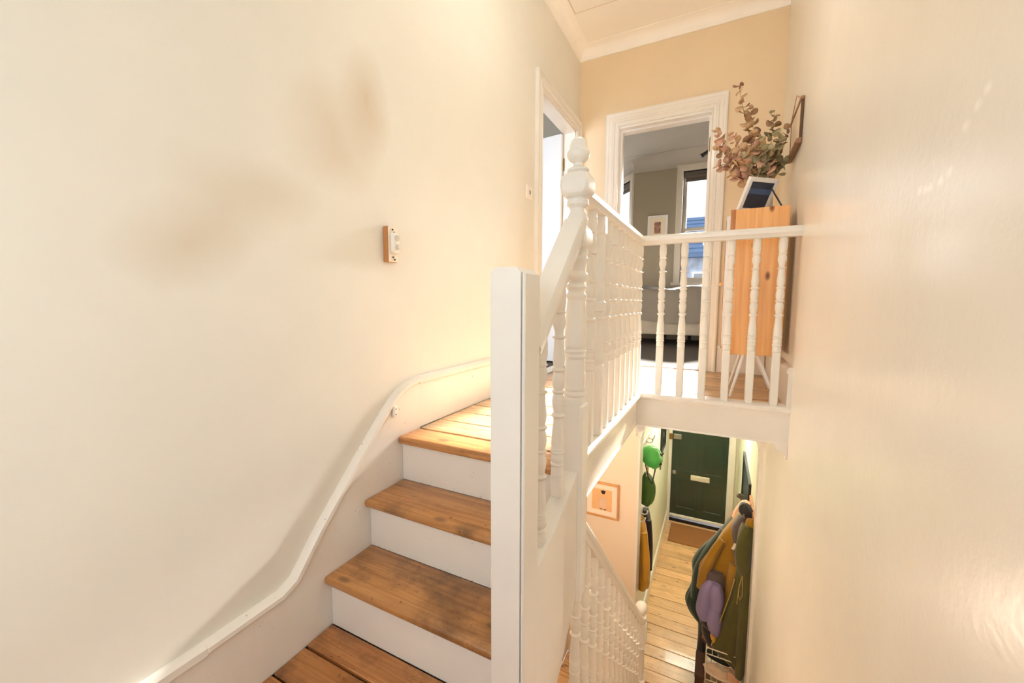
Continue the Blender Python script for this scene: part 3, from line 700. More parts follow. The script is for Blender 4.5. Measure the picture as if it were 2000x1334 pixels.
# bed
bed = thing('bed', 'low white based bed under a crumpled grey duvet in the far bedroom', 'bed', (-1.1, 5.85, ZL))
M_duv = plain('grey cotton duvet', S(150, 144, 137), .9, var=.05, scale=3, bump=.5, bscale=9)
M_bedbase = plain('off white bed base', S(206, 198, 186), .85)
Rb = Matrix.Rotation(math.radians(-2.5), 4, 'Z')
b = bm(); box(b, -2.3, .12, 5.42, 6.34, -.40, -.17, .02, 2); obj('bed_base', b, M_bedbase, bed, 30)
for x, y in ((-2.2, 5.5), (0, 5.5), (-2.2, 6.25), (0, 6.25), (-.62, 5.52), (-.36, 6.2)):
    b = bm(); lathe(b, [(.018, 0), (.026, .136)], 0, 0, 10); obj('leg', b, M_black, bed, 40, at=(x, y, ZL))
def pillowbox(x0, x1, y0, y1, z0, z1, nx, ny, r, amp, seed, hang=0):
    """closed soft slab with crumpled top"""
    rnd = random.Random(seed); b = bm(); ph = [rnd.uniform(0, 6) for _ in range(10)]
    def hgt(u, v):
        x = x0+(x1-x0)*u; y = y0+(y1-y0)*v
        e = min(min(u, 1-u)*(x1-x0), min(v, 1-v)*(y1-y0))
        k = 1-max(0, 1-e/r)**2.4
        return (k, amp*(math.sin(7*x+ph[0]+1.2*math.sin(3*y+ph[1]))*.5+math.sin(13*y+ph[2]+math.sin(5*x+ph[3]))*.3+math.sin(19*x+11*y+ph[4])*.2))
    top = [[None]*(ny+1) for _ in range(nx+1)]; bot = [[None]*(ny+1) for _ in range(nx+1)]
    for i in range(nx+1):
        for j in range(ny+1):
            u, v = i/nx, j/ny; k, d = hgt(u, v); x = x0+(x1-x0)*u; y = y0+(y1-y0)*v
            edge = i in (0, nx) or j in (0, ny)
            zb = z0+.03*math.sin(4*x+ph[5])*(1 if edge else 0)*hang
            top[i][j] = b.verts.new((x, y, zb+.004+(z1-z0)*(k if not edge else 0)+d*k))
            bot[i][j] = b.verts.new((x, y, zb))
    for i in range(nx):
        for j in range(ny):
            b.faces.new((top[i][j], top[i+1][j], top[i+1][j+1], top[i][j+1])); b.faces.new((bot[i][j], bot[i][j+1], bot[i+1][j+1], bot[i+1][j]))
    for i in range(nx):
        b.faces.new((bot[i][0], bot[i+1][0], top[i+1][0], top[i][0])); b.faces.new((bot[i+1][ny], bot[i][ny], top[i][ny], top[i+1][ny]))
    for j in range(ny):
        b.faces.new((bot[0][j+1], bot[0][j], top[0][j], top[0][j+1])); b.faces.new((bot[nx][j], bot[nx][j+1], top[nx][j+1], top[nx][j]))
    return b
b = bm(); box(b, -2.28, .10, 5.43, 6.33, -.17, .05, .05, 3); obj('mattress', b, M_bedbase, bed, 40)
obj('duvet', pillowbox(-2.32, .05, 5.37, 6.36, -.22, .20, 46, 26, .16, .045, 3, hang=1), M_duv, bed, 60)
# print between the windows
def picture(name, label, cat, x0, x1, z0, z1, y, fw, mat_w, mf, art, dep=.022, loc=None):
    t = thing(name, label, cat, ((x0+x1)/2, y, z0))
    for q in ((x0, x0+fw, z0, z1), (x1-fw, x1, z0, z1), (x0+fw, x1-fw, z0, z0+fw), (x0+fw, x1-fw, z1-fw, z1)):
        b = bm(); box(b, q[0], q[1], y-dep, y, q[2], q[3], .002); obj('frame_rail', b, mf, t, 20)
    obj('mount', box(bm(), x0+fw, x1-fw, y-dep*.5, y-.002, z0+fw, z1-fw), M_mount, t, 0)
    art(t, x0+fw+mat_w, x1-fw-mat_w, z0+fw+mat_w, z1-fw-mat_w, y-dep*.5)
    obj('glazing', box(bm(), x0+fw, x1-fw, y-dep*.75, y-dep*.72, z0+fw, z1-fw), M_glass, t, 0)
    return t
M_art1 = plain('muted abstract print', S(168, 128, 112), .9, var=.5, scale=30)
def art1(t, a, c, d, e, y): obj('print', box(bm(), a, c, y-.002, y, d, e), M_art1, t, 0)
picture('framed_print', 'small white framed muted print on the bedroom wall between the windows', 'picture', -1.01, -.73, .93, 1.285, YF, .035, .06, M_white_cool, art1)
# ceiling light of the bedroom
bl = thing('ceiling_light', 'black multi arm ceiling light in the bedroom', 'lamp', (.02, 4.85, 1.40))
b = bm(); lathe(b, [(.055, 2.145), (.06, 2.15), (.06, 2.17)], .02, 4.85, 20); obj('ceiling_rose', b, M_black, bl, 40)
b = bm(); ringtube(b, [(.02, 4.85, 2.15), (.02, 4.85, 1.545)], .007, 8); obj('stem', b, M_black, bl, 40)
for k in range(3):
    a = math.radians(182+120*k); dx, dy = math.cos(a), math.sin(a); dz = .0
    b = bm(); ringtube(b, [(.02, 4.85, 1.555), (.02+dx*.10, 4.85+dy*.10, 1.56), (.02+dx*.17, 4.85+dy*.17, 1.575)], .008, 8)
    arm = obj('arm', b, M_black, bl, 40)
    b = bm(); ringtube(b, [(.02+dx*.165, 4.85+dy*.165, 1.575), (.02+dx*.20, 4.85+dy*.20, 1.57), (.02+dx*.225, 4.85+dy*.225, 1.560), (.02+dx*.262, 4.85+dy*.262, 1.536)], [.018, .022, .016, .024], 12); obj('lamp_holder', b, M_black, arm, 40)

# small room behind the open white door
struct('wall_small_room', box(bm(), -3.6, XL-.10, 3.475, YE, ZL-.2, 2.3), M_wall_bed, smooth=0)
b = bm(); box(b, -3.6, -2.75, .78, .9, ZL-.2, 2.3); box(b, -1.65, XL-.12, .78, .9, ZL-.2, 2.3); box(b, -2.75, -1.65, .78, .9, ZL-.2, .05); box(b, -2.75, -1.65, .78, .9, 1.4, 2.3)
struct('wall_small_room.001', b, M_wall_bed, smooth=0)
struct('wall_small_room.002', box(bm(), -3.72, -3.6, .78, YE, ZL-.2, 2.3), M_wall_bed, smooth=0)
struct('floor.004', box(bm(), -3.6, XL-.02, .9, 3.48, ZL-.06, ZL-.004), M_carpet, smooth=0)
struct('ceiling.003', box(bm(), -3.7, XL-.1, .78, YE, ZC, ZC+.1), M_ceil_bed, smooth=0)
w4 = struct('window_4', loc=(-2.2, .84, .05))
obj('glass', box(bm(), -2.75, -1.65, .82, .826, .05, 1.4), M_glass, w4, 0)
b = bm(); box(b, -2.75, -2.70, .80, .86, .05, 1.4); box(b, -1.70, -1.65, .80, .86, .05, 1.4); box(b, -2.70, -1.70, .80, .86, .05, .10); box(b, -2.70, -1.70, .80, .86, 1.35, 1.4); obj('window_frame', b, M_win, w4, 0)
w5 = struct('window_5', loc=(-.35, YB-.05, -.35))
obj('glass', box(bm(), -.9, .2, YB-.06, YB-.055, -.35, 1.05), M_glass, w5, 0)
b = bm(); box(b, -.9, -.85, YB-.09, YB-.02, -.35, 1.05); box(b, .15, .2, YB-.09, YB-.02, -.35, 1.05); box(b, -.85, .15, YB-.09, YB-.02, -.35, -.30); box(b, -.85, .15, YB-.09, YB-.02, 1.0, 1.05); box(b, -.85, .15, YB-.09, YB-.02, .33, .37); obj('window_frame', b, M_win, w5, 0)

# ------------------------------------------------------------------ street outside
struct('road', box(bm(), -30, 30, YF+.6, 45, ZF-.4, ZF-.3), plain('asphalt', S(120, 120, 122), .9), smooth=0)
hs_ = thing('terraced_house', 'terraced house across the street with a blue slate roof', 'house', (-1.0, 19, ZF-.3))
M_slate = plain('blue slate', S(92, 120, 154), .7, var=.12, scale=3)
M_render = plain('grey pebbledash', S(176, 186, 200), .95, var=.25, scale=4)
b = bm(); box(b, -9, 9, 18, 25, ZF-.3, 2.05); obj('facade', b, M_render, hs_, 0)
b = bm(); prism(b, [(17.6, 1.95), (21.5, 4.05), (25.4, 1.95), (25.4, 1.80), (17.6, 1.80)], 'x', -9.2, 9.2); rf = obj('roof', b, M_slate, hs_, 0)
b = bm(); 
for k in range(9):
    f = k/9; box(b, -9.2, 9.2, 17.6+3.9*f-.02, 17.6+3.9*f+.01, 1.95+2.1*f+.0, 1.95+2.1*f+.04)
sc_ = obj('slate_course', b, M_slate, rf, 0); sc_['kind'] = 'stuff'
M_dkglass = plain('dark window pane', S(70, 84, 104), .15)
for x in (-6.2, -3.6, -1.75, -.55, 1.9, 4.4):
    for z in (-.2, -2.9):
        b = bm(); box(b, x-.5, x+.5, 17.95, 18.0, z, z+1.45); box(b, x-.52, x+.52, 17.90, 17.96, z-.08, z); wn = obj('window', b, M_white_cool, hs_, 0)
        obj('pane', box(bm(), x-.42, x+.42, 17.93, 17.955, z+.08, z+.68), M_dkglass, wn, 0); obj('pane', box(bm(), x-.42, x+.42, 17.93, 17.955, z+.76, z+1.37), M_dkglass, wn, 0)

# ------------------------------------------------------------------ small things on the landing walls
sw = thing('light_switch', 'white square light switch on the left wall beside the open door', 'switch', (XL, 2.49, .68))
b = bm(); box(b, XL, XL+.010, 2.447, 2.533, .676, .762, .003); obj('plate', b, M_plastic, sw, 30)
b = bm(); box(b, XL+.009, XL+.015, 2.482, 2.498, .706, .732, .002); obj('rocker', b, plain('grey switch rocker', S(150, 146, 138), .4), sw, 30)
pt = thing('bell_unit', 'small white plastic unit on an oak block on the left wall', 'switch', (XL, 1.205, .153))
M_block = wood_mat('oak block', S(156, 98, 52), S(206, 148, 90), S(100, 60, 30), axis='Z', grain=(2, 30), knots=0)
b = bm(); box(b, XL, XL+.026, 1.175, 1.226, .153, .287, .002); obj('block', b, M_block, pt, 20)
b = bm(); box(b, XL+.0255, XL+.0285, 1.176, 1.225, .154, .286, .001); obj('lit_face', b, M_mount, pt, 20, label='cream front face, doorway light put into its colour')  # thin pale plate added; light on the block front painted as cream
b = bm(); box(b, XL+.0275, XL+.046, 1.181, 1.221, .184, .264, .012, 3); obj('cover', b, M_plastic, pt, 40)
for z in (.243, .208):
    b = bm(); lathe(b, [(.012, 0), (.0115, .006), (.004, .010), (.001, .0105)], 0, 0, 14); bmesh.ops.rotate(b, cent=(0, 0, 0), matrix=Matrix.Rotation(PI/2, 3, 'Y'), verts=b.verts[:])
    obj('button', b, plain('pale grey plastic', S(214, 208, 196), .4), pt, 40, at=(XL+.045, 1.201, z))
for z in (.275, .266, .172, .163):
    b = bm(); lathe(b, [(.0035, 0), (.003, .003), (.001, .0035)], 0, 0, 8); bmesh.ops.rotate(b, cent=(0, 0, 0), matrix=Matrix.Rotation(PI/2, 3, 'Y'), verts=b.verts[:])
    obj('screw', b, M_black, pt, 40, at=(XL+.0285, 1.197+(.008 if z in (.266, .163) else 0), z))
ph = thing('telephone_socket', 'tiny white socket screwed to the sloping stair skirting', 'socket', (XL+.02, 1.185, -.45))
b = bm(); box(b, XL+.019, XL+.034, 1.176, 1.196, -.452, -.405, .005, 2); obj('body', b, M_plastic, ph, 40)
for z in (-.418, -.440):
    b = bm(); box(b, XL+.0335, XL+.0350, 1.184, 1.188, z-.002, z+.002); obj('screw', b, M_black, ph, 0)
# hanging plaque on the right wall
M_plaq = plain('dull brown wood', S(156, 116, 84), .6); M_plaqd = plain('dark brown wood', S(98, 68, 48), .6)
hp = thing('hanging_plaque', 'wood framed plaque hanging by a cord on the right wall above the cabinet', 'picture', (XR, 2.8, .84))
b = bm(); box(b, XR-.012, XR-.002, 2.642, 2.965, .855, 1.045); obj('panel', b, plain('pale canvas', S(240, 222, 196), .9), hp, 0)
for nm, q in (('frame_side', (2.632, 2.645, .85, 1.05)), ('frame_side', (2.962, 2.975, .85, 1.05))):
    b = bm(); box(b, XR-.014, XR-.001, q[0], q[1], q[2], q[3], .002); obj(nm, b, M_plaqd, hp, 20)
b = bm(); box(b, XR-.018, XR-.001, 2.625, 2.982, 1.046, 1.062, .003); obj('top_rail', b, M_plaq, hp, 20)
b = bm(); box(b, XR-.026, XR-.001, 2.622, 2.985, .828, .856, .004); obj('bottom_rail', b, M_plaq, hp, 20)
b = bm(); ringtube(b, [(XR-.015, 2.66, 1.064), (XR-.012, 2.836, 1.150), (XR-.015, 2.95, 1.064)], .0022, 6); obj('cord', b, M_pine_dark, hp, 40)

# ------------------------------------------------------------------ pine cabinet with things on it
cb = thing('pine_cabinet', 'pine sided cabinet with white door on splayed white legs against the right wall', 'cabinet', (.17, 2.78, ZL))
cy0, cy1, cz0, cz1 = 2.60, 2.96, -.288, .513
b = bm(); box(b, .058, .309, cy0, cy0+.022, cz0, cz1, .002); sp = obj('side_panel', b, M_pine, cb, 20)
b = bm(); box(b, .034, .058, cy0, cy0+.022, cz0, cz1, .002); obj('side_panel', b, M_pine_dark, cb, 20, label='darker front edge lath of the pine side')
b = bm(); box(b, .015, .309, cy1-.022, cy1, cz0, cz1, .002); obj('side_panel', b, M_pine_dark, cb, 20)
b = bm(); box(b, .036, .307, cy0+.022, cy1-.022, cz1-.022, cz1-.001); obj('top_panel', b, M_pine, cb, 0)
b = bm(); box(b, .036, .307, cy0+.022, cy1-.022, cz0+.001, cz0+.022); obj('bottom_panel', b, M_pine, cb, 0)
b = bm(); box(b, .297, .307, cy0+.022, cy1-.022, cz0+.022, cz1-.022); obj('back_panel', b, M_pine_dark, cb, 0)
b = bm()
r_ = .05; pts = []
for (yc, zc, a0) in ((cy1-.03-r_, cz1-.02-r_, 0), (cy0+.012+r_, cz1-.02-r_, 90), (cy0+.012+r_, cz0+.03+r_, 180), (cy1-.03-r_, cz0+.03+r_, 270)):
    for i in range(7): a = math.radians(a0+15*i); pts.append((yc+r_*math.cos(a), zc+r_*math.sin(a)))
prism(b, pts, 'x', .018, .035); dr = obj('door', b, M_white_cool, cb, 30)
b = bm(); lathe(b, [(.006, 0), (.006, .012), (.012, .018), (.010, .026), (.001, .028)], 0, 0, 12); bmesh.ops.rotate(b, cent=(0, 0, 0), matrix=Matrix.Rotation(-PI/2, 3, 'Y'), verts=b.verts[:]); obj('knob', b, M_pine, dr, 40, at=(.018, cy1-.09, .12))
for (ty, by_) in ((2.64, 2.62), (2.90, 2.97)):
    for (tx, bx) in ((.135, .075), (.200, .300)):
        b = bm(); ringtube(b, [(tx, ty, cz0+.002), (bx, by_, ZL)], [.010, .007], 10); obj('leg', b, M_white_cool, cb, 40)
# leaning frame seen from behind
fr = thing('photo_frame', 'white edged photo frame seen from its dark back, leaning on the pine cabinet', 'picture', (.12, 2.70, cz1))
ps, th_ = math.radians(41.4), math.radians(26.8)
W_, L_ = .193, .185
wv = Vector((math.cos(ps), math.sin(ps), 0)); nv = Vector((math.sin(ps), -math.cos(ps), 0)); lv = Vector((0, 0, 1))*math.cos(th_)+nv*math.sin(th_); fn = wv.cross(lv)
MF = Matrix(((wv.x, lv.x, fn.x, .062), (wv.y, lv.y, fn.y, 2.665), (wv.z, lv.z, fn.z, cz1+.003), (0, 0, 0, 1)))
for q in ((0, .022, 0, L_), (W_-.022, W_, 0, L_), (.022, W_-.022, 0, .022), (.022, W_-.022, L_-.022, L_)):
    b = bm(); tbox(b, MF, q[0], q[1], q[2], q[3], -.012, .008, bev=.002); obj('frame_rail', b, M_white_cool, fr, 20)
mb = plain('navy backing board', S(54, 62, 82), .5, var=.2, scale=9)
b = bm(); tbox(b, MF, .022, W_-.022, .022, L_-.022, -.002, .004); obj('backing_board', b, mb, fr, 0)
b = bm(); tbox(b, MF, .022, W_-.022, .100, .128, .004, .0055); obj('band', b, plain('blue band', S(70, 96, 140), .5), fr, 0, label='blue band across the dark back')
b = bm(); p0 = MF @ Vector((W_*.78, L_*.78, .006)); ringtube(b, [p0, Vector((p0.x+.06, p0.y-.035, cz1+.003))], .004, 8); obj('easel_leg', b, M_black, fr, 40)
# eucalyptus in a vase
vx, vy = .205, 2.86
vs_ = thing('vase', 'pale stoneware vase holding dried eucalyptus behind the leaning frame', 'vase', (vx, vy, cz1))
b = bm(); lathe(b, [(.036, cz1+.001), (.044, cz1+.03), (.046, cz1+.09), (.038, cz1+.14), (.026, cz1+.165), (.028, cz1+.18), (.024, cz1+.18), (.022, cz1+.16), (.034, cz1+.12), (.034, cz1+.02), (.002, cz1+.015)], vx, vy, 24, cap=False); obj('body', b, plain('pale stoneware', S(206, 196, 180), .5), vs_, 60)
eu = thing('eucalyptus_bunch', 'bunch of dried dusty pink and olive eucalyptus above the pine cabinet', 'plant', (vx, vy, cz1+.02))
M_stem = plain('dry brown stem', S(132, 92, 60), .8)
leafmats = [plain('dried leaf '+n, c, .75, var=.16, scale=14) for n, c in (('tan', S(206, 170, 130)), ('dusty pink', S(206, 162, 138)), ('olive', S(142, 130, 94)), ('brown', S(158, 122, 90)), ('sage', S(172, 162, 126)))]
leafmesh = []
for mm in leafmats:
    b = bm(); c0 = b.verts.new((0, .5, -.06)); rim = []
    for i in range(11):
        a = 2*PI*i/11; rr = .5*(1+.06*math.sin(3*a)); rim.append(b.verts.new((rr*math.sin(a), .5-rr*math.cos(a)*1.02, .09*math.cos(2*a))))
    for i in range(11): b.faces.new((c0, rim[i], rim[(i+1) % 11]))
    g = bmesh.ops.extrude_face_region(b, geom=b.faces[:]); bmesh.ops.translate(b, vec=(0, 0, .03), verts=[v for v in g['geom'] if isinstance(v, bmesh.types.BMVert)])
    bmesh.ops.recalc_face_normals(b, faces=b.faces[:])
    me = bpy.data.meshes.new('leaf'); b.to_mesh(me); b.free(); me.shade_smooth(); me.materials.append(mm); leafmesh.append(me)
rl = random.Random(11)
# tip x, y, z, leaf mix, number of leaf pairs
BR = [(.040, 2.84, 1.275, (0, 0, 3, 3), 15), (.110, 2.90, 1.165, (0, 3), 11), (.232, 2.86, 1.105, (2, 4, 3), 12), (.318, 2.84, 1.015, (2, 3), 12), (-.060, 2.80, .935, (1, 0, 3), 10), (-.072, 2.88, 1.060, (0, 1), 11), (.318, 2.80, .800, (2, 4), 9), (-.050, 2.86, .850, (1, 0), 10),
      (.02, 2.76, .98, (1, 1, 0), 11), (.15, 2.74, .96, (1, 4, 0), 11), (.25, 2.74, .92, (4, 2, 0), 11), (.09, 2.96, .90, (1, 4), 9), (.20, 2.72, .86, (4, 1, 2), 9), (.06, 2.72, .84, (1, 0, 4), 9)]
nleaf = 0
for bi, (tx, ty, tz, mix_, npair) in enumerate(BR):
    p0 = Vector((vx+rl.uniform(-.012, .012), vy+rl.uniform(-.012, .012), cz1+.03)); p3 = Vector((tx, ty, tz))
    p1 = Vector((vx+(tx-vx)*.06, vy+(ty-vy)*.06, cz1+.20)); p2 = p1.lerp(p3, .55)+Vector(((tx-vx)*.12, (ty-vy)*.1, -.02+.03*rl.random()))
    def bz_(t): return p0*(1-t)**3+p1*3*t*(1-t)**2+p2*3*t*t*(1-t)+p3*t**3
    b = bm(); ringtube(b, [bz_(i/9) for i in range(10)], [.0032-.0024*i/9 for i in range(10)], 5); obj('stem', b, M_stem, eu, 40)
    for k in range(npair):
        f = .44+.56*(k+.6)/npair if npair < 15 else .40+.6*(k+.6)/npair
        p = bz_(min(f, 1)); tn = (bz_(min(1, f+.02))-bz_(f-.03)).normalized()
        side = tn.cross(Vector((math.sin(k*1.3+bi), math.cos(k*1.3+bi), .2))).normalized()
        for sgn in (-1, 1):
            if rl.random() < .12: continue
            sz = (.060-.028*max(0, (f-.45)/.55))*rl.uniform(.85, 1.15)
            yv = (side*sgn+tn*rl.uniform(.1, .6)).normalized(); zv = (tn*.35+Vector((rl.uniform(-.7, .7), rl.uniform(-1.2, .3), rl.uniform(-.5, .5)))); zv = (zv-yv*zv.dot(yv)).normalized(); xv = yv.cross(zv)
            if p.x+yv.x*sz > XR-.045: continue
            o = bpy.data.objects.new('leaf', leafmesh[rl.choice(mix_)]); C.objects.link(o); o.parent = eu
            q = Vector((p.x, p.y, p.z+H))-eu.location
            o.matrix_local = Matrix(((xv.x*sz, yv.x*sz, zv.x*sz, q.x), (xv.y*sz, yv.y*sz, zv.y*sz, q.y), (xv.z*sz, yv.z*sz, zv.z*sz, q.z), (0, 0, 0, 1)))
            nleaf += 1

# ------------------------------------------------------------------ hall below
M_ink = plain('dark ink', S(60, 40, 40), .9); M_peach = plain('peach paper', S(238, 190, 136), .9, var=.05)
M_skin = plain('pale print tone', S(232, 200, 176), .9)
def art2(t, a, c, d, e, y):
    obj('print', box(bm(), a, c, y-.002, y, d, e), M_peach, t, 0)
    m_ = (a+c)/2+.012; 
    b = bm(); prism(b, [(m_-.026, d+.02), (m_+.024, d+.02), (m_+.030, d+.07), (m_+.022, d+.115), (m_-.022, d+.115), (m_-.032, d+.06)], 'y', y-.0035, y-.0015); obj('printed_figure', b, M_skin, t, 0)
    b = bm(); prism(b, [(m_-.010, e-.040), (m_-.026, e-.014), (m_-.014, e-.016), (m_-.004, e-.002), (m_+.006, e-.012), (m_+.020, e-.006), (m_+.018, e-.024), (m_+.010, e-.042)], 'y', y-.0045, y-.003); obj('printed_hair', b, M_ink, t, 0)
    b = bm(); prism(b, [(m_-.032, d+.016), (m_-.020, d+.008), (m_-.006, d+.008), (m_-.010, d+.014)], 'y', y-.0045, y-.003); obj('printed_shoe', b, M_ink, t, 0)
    b = bm(); prism(b, [(m_+.004, d+.012), (m_+.012, d+.006), (m_+.028, d+.008), (m_+.030, d+.014)], 'y', y-.0045, y-.003); obj('printed_shoe', b, M_ink, t, 0)
picture('framed_print', 'oak framed print of a pale figure on peach on the stairwell wall', 'picture', -1.005, -.70, -1.899, -1.579, YP, .018, .046, M_framewood, art2)
M_slateboard = plain('slate blue black glass', S(40, 56, 64), .25)
def side_frame(label, x, sx, y0, y1, z0, z1):
    t = thing('hall_picture', label, 'picture', (x, (y0+y1)/2, z0)); f = .022
    xa, xb = sorted((x, x+sx*.022)); xc, xd = sorted((x, x+sx*.012))
    for q in ((y0, y0+f, z0, z1), (y1-f, y1, z0, z1), (y0+f, y1-f, z0, z0+f), (y0+f, y1-f, z1-f, z1)):
        b = bm(); box(b, xa, xb, *q, .002); obj('frame_rail', b, M_black, t, 20)
    obj('picture_face', box(bm(), xc, xd, y0+f, y1-f, z0+f, z1-f), M_slateboard, t, 0)
side_frame('dark framed picture on the hall right wall above the coats', XR-.006, -1, 4.18, 5.12, -2.28, -1.655)
side_frame('black framed picture on the hall left wall near the front door', -.585, 1, 5.27, 5.72, -1.91, -1.42)
t = thing('hall_switch', 'small dark switch on the hall left wall beside the front door', 'switch', (-.58, 5.32, -2.1))
b = bm(); box(b, -.585, -.573, 5.29, 5.35, -2.115, -2.035, .003); obj('plate', b, plain('bronze', S(96, 92, 86), .4, .6), t, 20)
b = bm(); box(b, -.574, -.568, 5.312, 5.328, -2.085, -2.065, .002); obj('toggle', b, M_metal, t, 20)
dm = thing('doormat', 'brown coir doormat on the floorboards inside the front door', 'mat', (-.185, 6.06, ZF))
b = bm(); box(b, -.50, .13, 5.81, 6.33, ZF, ZF+.018, .004); obj('pile', b, M_coir, dm, 20)

def hook(parent, x, sx, y, z, m):
    b = bm(); ringtube(b, [(x, y, z), (x+sx*.03, y, z-.01), (x+sx*.055, y, z+.005), (x+sx*.06, y, z+.035)], [.006, .005, .005, .007], 8); obj('hook', b, m, parent, 40)
hr = thing('coat_rail', 'coat rail with hooks on the hall right wall', 'coat rail', (XR, 3.87, -1.79))
b = bm(); box(b, XR-.026, XR-.006, 3.66, 4.08, -1.79, -1.71, .004); obj('board', b, M_pine_dark, hr, 20)
for y in (3.70, 3.82, 3.94, 4.04): hook(hr, XR-.026, -1, y, -1.76, M_metal)
b = bm(); box(b, .212, .262, 3.92, 3.95, -1.70, -1.655, .006); bmesh.ops.rotate(b, cent=(.237, 3.93, -1.68), matrix=Matrix.Rotation(.5, 3, 'Y'), verts=b.verts[:]); obj('hook', b, plain('grey metal hook', S(110, 104, 90), .5, .5), hr, 20)

def cloth(name, c, rough=.9, **k): return plain(name, c, rough, var=.10, scale=7, bump=.35, bscale=26, sheen=.3, **k)
F1 = ((3, .06, .4, .8), (5, .08, 1.1, .9), (9, .05, .2, 1.0), (14, .025, .8, .8))
F2 = ((4, .06, 1.4, .8), (7, .07, .3, .9), (11, .045, 2.2, 1.0), (15, .02, .4, .8))
def catmull(rows, sub=4):
    out = []
    for i in range(len(rows)-1):
        p = [rows[max(i-1, 0)], rows[i], rows[i+1], rows[min(i+2, len(rows)-1)]]
        for k in range(sub):
            t = k/sub; out.append(tuple(.5*(2*b_+(-a_+c_)*t+(2*a_-5*b_+4*c_-d_)*t*t+(-a_+3*b_-3*c_+d_)*t**3) for a_, b_, c_, d_ in zip(*p)))
    return out+[tuple(rows[-1])]
def garment(b, y, wy, secs, folds=F1, n=44):
    secs = catmull([tuple(q[:3]) for q in secs])
    loft(b, [(z, (x0+x1)/2, y+(s[3] if len(s) > 3 else 0), (x1-x0)/2, wy*(s[4] if len(s) > 4 else 1)) for s in secs for (z, x0, x1) in (s[:3],)], n, folds)
def coat(label, y, x=.28, name='coat', cat='coat', z=-3.0): return thing(name, label, cat, (x, y, z))
M_green = cloth('bottle green wool', S(36, 58, 46)); M_must = cloth('mustard fleece', S(150, 108, 12)); M_char = cloth('charcoal nylon', S(84, 72, 72), .7)
M_olive = cloth('olive cotton', S(74, 72, 22)); M_olive_l = cloth('pale olive piping', S(168, 146, 64)); M_purple = plain('lilac nylon', S(136, 124, 166), .5, var=.06, scale=6, bump=.3, bscale=20)
M_rust = cloth('rust corduroy', S(150, 84, 40)); M_pinkc = cloth('pale pink lining', S(216, 170, 140)); M_blackc = cloth('black nylon', S(30, 27, 30), .7)
M_yel = cloth('yellow nylon', S(226, 160, 30)); M_brick = cloth('brick leather', S(150, 76, 42), .6); M_cream = cloth('cream canvas', S(228, 206, 178)); M_grey = cloth('grey suede', S(130, 116, 108)); M_brown = plain('dark brown leather', S(70, 46, 34), .6)
t = coat('rust coat hanging furthest along the rail, mostly hidden', 4.06)
b = bm(); garment(b, 4.06, .06, [(-1.81, .255, .315), (-1.90, .19, .325), (-2.04, .13, .325), (-2.3, .08, .325), (-2.7, .06, .325), (-2.86, .08, .32)]); obj('body', b, M_rust, t, 60)
t = coat('pale pink coat edge showing behind the charcoal yoke', 3.96)
b = bm(); garment(b, 3.96, .05, [(-1.735, .25, .322), (-1.78, .222, .328), (-1.88, .185, .328), (-2.2, .14, .328), (-2.6, .12, .32), (-2.8, .14, .32)]); obj('body', b, M_pinkc, t, 60)
t = coat('bottle green coat bulging furthest out over the hall floorboards', 3.98)
b = bm(); garment(b, 3.98, .10, [(-1.80, .25, .32), (-1.90, .18, .325), (-2.0, .125, .325), (-2.13, .045, .325), (-2.28, -.06, .325), (-2.42, -.115, .32), (-2.55, -.105, .32), (-2.66, -.115, .32), (-2.80, -.155, .31), (-2.90, -.13, .31), (-2.98, -.06, .30)], F2); obj('body', b, M_green, t, 60)
b = bm(); ringtube(b, [(.14, 3.90, -2.02), (.02, 3.87, -2.24), (-.055, 3.88, -2.45), (-.075, 3.90, -2.72)], [.05, .055, .05, .04], 14, fold=(5, .06)); obj('sleeve', b, M_green, t, 60)
t = coat('mustard fleece jacket with a charcoal yoke', 3.84)
b = bm(); garment(b, 3.84, .085, [(-1.78, .225, .31), (-1.86, .185, .32), (-1.96, .125, .325), (-2.12, .045, .325), (-2.28, -.045, .325), (-2.36, -.072, .32), (-2.48, -.065, .315), (-2.56, -.045, .31), (-2.62, .02, .31), (-2.74, .10, .30), (-2.80, .15, .29)], ((3, .04, .4, .8), (5, .06, 1.1, .9), (11, .03, .5, .8))); body = obj('body', b, M_must, t, 60)
b = bm(); garment(b, 3.785, .075, [(-1.765, .235, .312), (-1.82, .205, .320), (-1.90, .175, .326), (-2.02, .185, .327), (-2.14, .20, .327), (-2.22, .215, .325)], ((3, .03, .2, .6),)); obj('yoke', b, M_char, t, 60, label='charcoal yoke')
b = bm(); ringtube(b, [(.225, 3.75, -2.20), (.205, 3.735, -2.40), (.180, 3.73, -2.60), (.150, 3.735, -2.80), (.14, 3.74, -2.88)], [.050, .048, .044, .040, .036], 16, fold=(4, .05)); obj('sleeve', b, M_must, t, 60)
b = bm(); ringtube(b, [(.115, 3.775, -2.03), (.06, 3.755, -2.14), (-.01, 3.75, -2.34), (-.03, 3.755, -2.50)], [.030, .040, .042, .040], 14, fold=(4, .06)); obj('sleeve', b, M_must, t, 60)
b = bm(); loft(b, [(-2.31, .07, 3.735, .062, .030), (-2.36, .075, 3.725, .068, .036), (-2.42, .07, 3.72, .070, .036), (-2.455, .06, 3.73, .060, .028)], 24, ((4, .04, 0, 0),)); obj('pocket', b, M_char, t, 60, label='charcoal pocket band')
b = bm(); box(b, .190, .212, 3.712, 3.716, -2.06, -2.0, .001); bmesh.ops.rotate(b, cent=(.2, 3.714, -2.03), matrix=Matrix.Rotation(.35, 3, 'Y'), verts=b.verts[:]); obj('swing_tag', b, M_mount, t, 0, label='small white tag')
pf = coat('lilac padded jacket with a black hem hanging under the mustard jacket', 3.70, .04)
